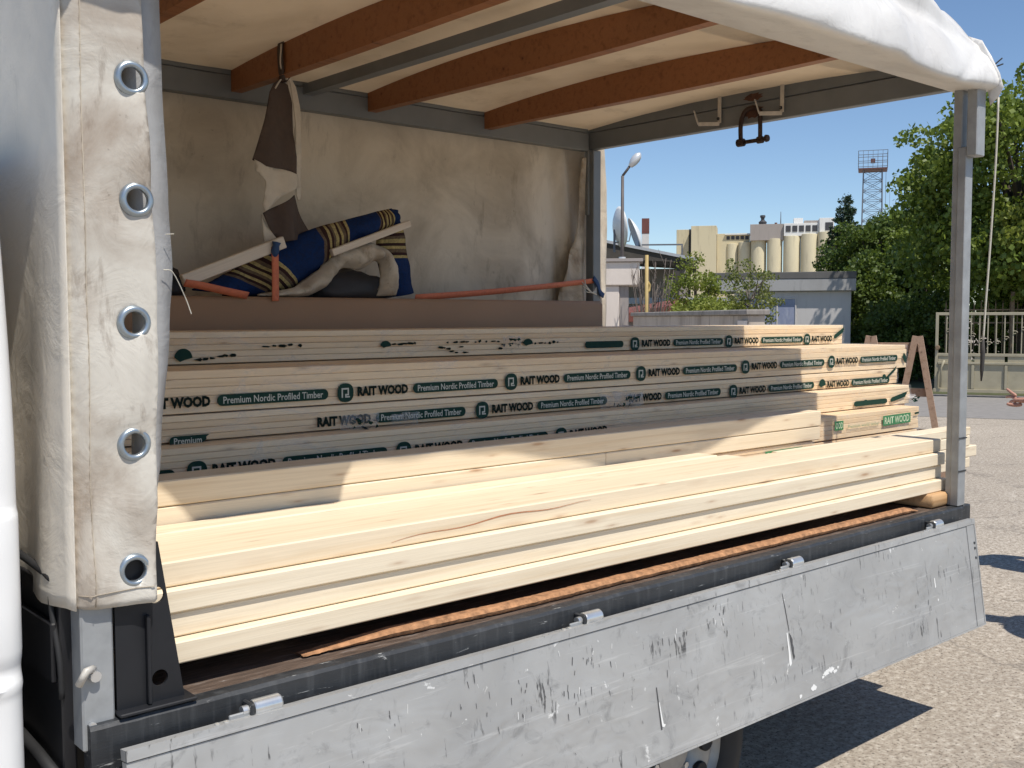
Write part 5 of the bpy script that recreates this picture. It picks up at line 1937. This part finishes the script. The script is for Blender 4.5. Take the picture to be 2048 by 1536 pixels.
MB().tube([(1.75, -1.5, 0), (1.75, -1.5, 22.4)], .04, 4).tube([(2.3, -1.5, 0), (2.3, -1.5, 20.5)], .03, 4).build('ladder', 'lattice', LT, local=True)

# ================================================================== TREES
def leaves(pts, size, rng, flat=.0, asp=1.7):
    n = len(pts)
    a = rng.normal(size=(n, 3))
    a /= np.linalg.norm(a, axis=1)[:, None]
    b = rng.normal(size=(n, 3))
    b[:, 2] -= flat
    b -= a * (a * b).sum(1)[:, None]
    b /= np.linalg.norm(b, axis=1)[:, None]
    s = size * rng.uniform(.6, 1.25, size=(n, 1))
    p = np.asarray(pts)
    v = np.stack([p - a * s * .5, p + b * s * .5 * asp * .5, p + a * s * .5, p - b * s * .5 * asp * .5], 1).reshape(-1, 3)
    return v


def leafmesh(name, v, mat, parent):
    me = bpy.data.meshes.new(name)
    n = len(v) // 4
    me.vertices.add(len(v))
    me.vertices.foreach_set('co', v.astype(np.float32).ravel())
    me.loops.add(n * 4)
    me.loops.foreach_set('vertex_index', np.arange(n * 4, dtype=np.int32))
    me.polygons.add(n)
    me.polygons.foreach_set('loop_start', np.arange(0, n * 4, 4, dtype=np.int32))
    me.polygons.foreach_set('loop_total', np.full(n, 4, dtype=np.int32))
    me.update()
    me.validate()
    me.materials.append(MAT[mat])
    o = bpy.data.objects.new(name, me)
    COL.objects.link(o)
    o.parent = parent
    return o


def tree(name, label, x, y, H, cr, zc, rz, seed, mat, nclump=70, nleaf=130, size=.15, trunk=.16, cl=.75, group='trees beyond the yard', cat='tree', limbs=14, off=(0, 0), bark='bark'):
    rng = np.random.default_rng(seed)
    t_ = thing(name, label, cat, (x, y, 0), 0, group)
    cs = []
    while len(cs) < nclump:
        q = rng.uniform(-1, 1, 3)
        r = np.linalg.norm(q)
        if r > 1 or r < .35:
            continue
        k = 1 + .25 * math.sin(3 * math.atan2(q[1], q[0]) + seed) * .6
        cs.append((q[0] * cr * k + off[0], q[1] * cr * k + off[1], zc + q[2] * rz, cl * rng.uniform(.55, 1.2)))
    vs = []
    for c in cs:
        n = int(nleaf * rng.uniform(.6, 1.3))
        q = rng.normal(size=(n, 3))
        q /= np.linalg.norm(q, axis=1)[:, None]
        rad = c[3] * rng.uniform(.25, 1.0, size=(n, 1)) ** .6
        p = q * rad * np.array([1.15, 1.15, .62])
        p[:, 2] -= .22 * (p[:, 0] ** 2 + p[:, 1] ** 2) / max(.1, c[3])
        vs.append(leaves(p + np.array(c[:3]), size, rng, .6))
    leafmesh('crown', np.concatenate(vs), mat, t_)
    mb = MB()
    th = max(.8, zc - rz * .35)
    trunkpts = [(0, 0, 0), (.04 * cr, .02 * cr, th * .5), (off[0] * .5, off[1] * .5, th), (off[0], off[1], zc + rz * .55)]
    mb.tube(trunkpts, [trunk, trunk * .8, trunk * .62, trunk * .15], 9)
    mb.build('trunk', bark, t_, True, local=True)
    for k in range(limbs):
        c = cs[k * len(cs) // limbs]
        z0 = min(th * rng.uniform(.55, 1.05), c[2])
        s = Vector((off[0] * .4, off[1] * .4, z0))
        e_ = Vector(c[:3])
        m_ = s.lerp(e_, .5) + Vector((0, 0, .12 * cr))
        MB().tube(crom([s, m_, e_], 4), [trunk * .42 * (1 - i / 9.5) + .008 for i in range(9)], 6).build('limb', bark, t_, True, local=True)
    return t_


def conifer(label, x, y, H, r, seed):
    rng = np.random.default_rng(seed)
    t_ = thing('spruce_tree', label, 'tree', (x, y, 0), 0, 'trees beyond the yard')
    MB().tube([(0, 0, 0), (0, 0, H)], [.16, .01], 8).build('trunk', 'bark', t_, True, local=True)
    vs = []
    mb = MB()
    for k in range(230):
        z = H * (1 - rng.uniform(0, 1) ** .8 * .9)
        L_ = r * (1 - z / H) * rng.uniform(.75, 1.1) + .20
        a = rng.uniform(0, 6.283)
        d = np.array([math.cos(a), math.sin(a), -.18])
        n = int(30 + 130 * L_)
        tt = rng.uniform(0, 1, (n, 1)) ** .8
        p = np.array([0, 0, z]) + d * L_ * tt + rng.normal(size=(n, 3)) * .09 * (1.2 - tt)
        p[:, 2] += .18 * L_ * (tt[:, 0] ** 2)
        vs.append(leaves(p, .12, rng, 0, .8))
        mb.tube([(0, 0, z), tuple(np.array([0, 0, z]) + d * L_)], [.02, .004], 4)
    leafmesh('crown', np.concatenate(vs), 'leaf_con', t_)
    mb.build('branches', 'bark', t_, local=True)
    return t_


# big broad-leaved tree at the right
tree('broadleaf_tree', 'tall broad-leaved tree towering behind the cream gate', 26.4, 9.0, 9, 2.9, 4.6, 3.1, 3, 'leaf_big', 230, 210, .13, .22, .62, limbs=30)
tree('broadleaf_tree', 'yellow-green spring tree leaning in front of the tall tree by the gate', 25.0, 7.9, 6, 1.0, 3.6, 1.5, 5, 'leaf_yel', 45, 170, .11, .09, .45)
tree('broadleaf_tree', 'broad dark green tree between spruce and tall tree', 30.9, 15.3, 5, 1.55, 3.0, 2.1, 8, 'leaf_dark', 130, 210, .11, .13, .50)
tree('broadleaf_tree', 'dark leafy tree overhanging the end of the gatehouse roof', 28.9, 14.5, 4.2, 1.05, 1.9, 1.6, 41, 'leaf_dark', 95, 200, .11, .1, .42)
tree('broadleaf_tree', 'mid-green tree with pale tips left of the metal post', 30.4, 13.6, 5, 1.3, 3.1, 2.1, 12, 'leaf_big', 105, 200, .11, .11, .42)
tree('broadleaf_tree', 'pale green tree top beneath the lattice mast', 36.3, 17.9, 6, 1.6, 3.9, 1.35, 13, 'leaf_yel', 55, 140, .11, .12, .45)
conifer('dark pointed spruce behind the gatehouse roof', 35.93, 19.65, 6.25, 2.0, 4)
# hedge masses behind the fence
tree('hedge_bush', 'dense dark hedge bush behind the left part of the gate', 26.6, 11.7, 3, 1.2, 1.2, 1.2, 21, 'leaf_dark', 70, 190, .10, .06, .45, 'bushes around the yard', 'bush', 6)
tree('hedge_bush', 'dense dark hedge bush behind the right part of the gate', 27.2, 9.3, 3, 1.3, 1.3, 1.2, 22, 'leaf_dark', 70, 190, .10, .06, .45, 'bushes around the yard', 'bush', 6)
tree('hedge_bush', 'dark hedge bush between gatehouse and gate', 27.4, 13.0, 3, 1.15, 1.0, 1.1, 24, 'leaf_dark', 70, 190, .10, .06, .42, 'bushes around the yard', 'bush', 6)
tree('hedge_bush', 'dark hedge bush behind the spiked fence end', 28.0, 7.0, 3, 1.6, 1.5, 1.4, 25, 'leaf_big', 60, 170, .12, .06, .5, 'bushes around the yard', 'bush', 6)
# loose shrubs left of the gatehouse
tree('shrub', 'loose yellow-green shrub rising in front of the silo tower block', 19.3, 13.35, 3, .62, 2.2, 1.0, 31, 'leaf_yel', 60, 75, .065, .03, .24, 'bushes around the yard', 'shrub', 12)
tree('shrub', 'thin leafy shrub in front of the small silos', 21.3, 13.35, 3, .85, 2.3, .90, 32, 'leaf_dry', 52, 55, .065, .03, .24, 'bushes around the yard', 'shrub', 14, bark='twig')
tree('shrub', 'low bright green bush behind the stained wall coping', 17.6, 11.75, 2.2, .62, 1.70, .40, 33, 'leaf_yel', 38, 90, .065, .03, .24, 'bushes around the yard', 'shrub', 6)
tree('shrub', 'low sunlit bush under the gatehouse roof overhang', 20.6, 13.4, 2.2, .6, 1.75, .36, 34, 'leaf_yel', 28, 80, .065, .03, .24, 'bushes around the yard', 'shrub', 6)
# bare shrub
BS = thing('bare_shrub', 'leafless grey shrub with many upright twigs behind the yellow pipe', 'shrub', (17.3, 13.0, 0), 0, 'bushes around the yard')
rng_ = random.Random(3)
for k in range(26):
    a = rng_.uniform(0, 6.28)
    r_ = rng_.uniform(.15, .55)
    hgt = rng_.uniform(2.2, 3.1)
    p = [(0, 0, 0), (r_ * .5 * math.cos(a), r_ * .5 * math.sin(a), hgt * .5), (r_ * math.cos(a), r_ * math.sin(a), hgt)]
    mb = MB().tube(crom(p, 4), [.018 - .0016 * i for i in range(9)], 5)
    for j in range(5):
        t = rng_.uniform(.4, .95)
        s = Vector((r_ * math.cos(a) * t, r_ * math.sin(a) * t, hgt * t))
        mb.tube([s, s + Vector((rng_.uniform(-.2, .2), rng_.uniform(-.2, .2), rng_.uniform(.15, .4)))], [.007, .003], 4)
    mb.build('twig', 'twig', BS, True, local=True)
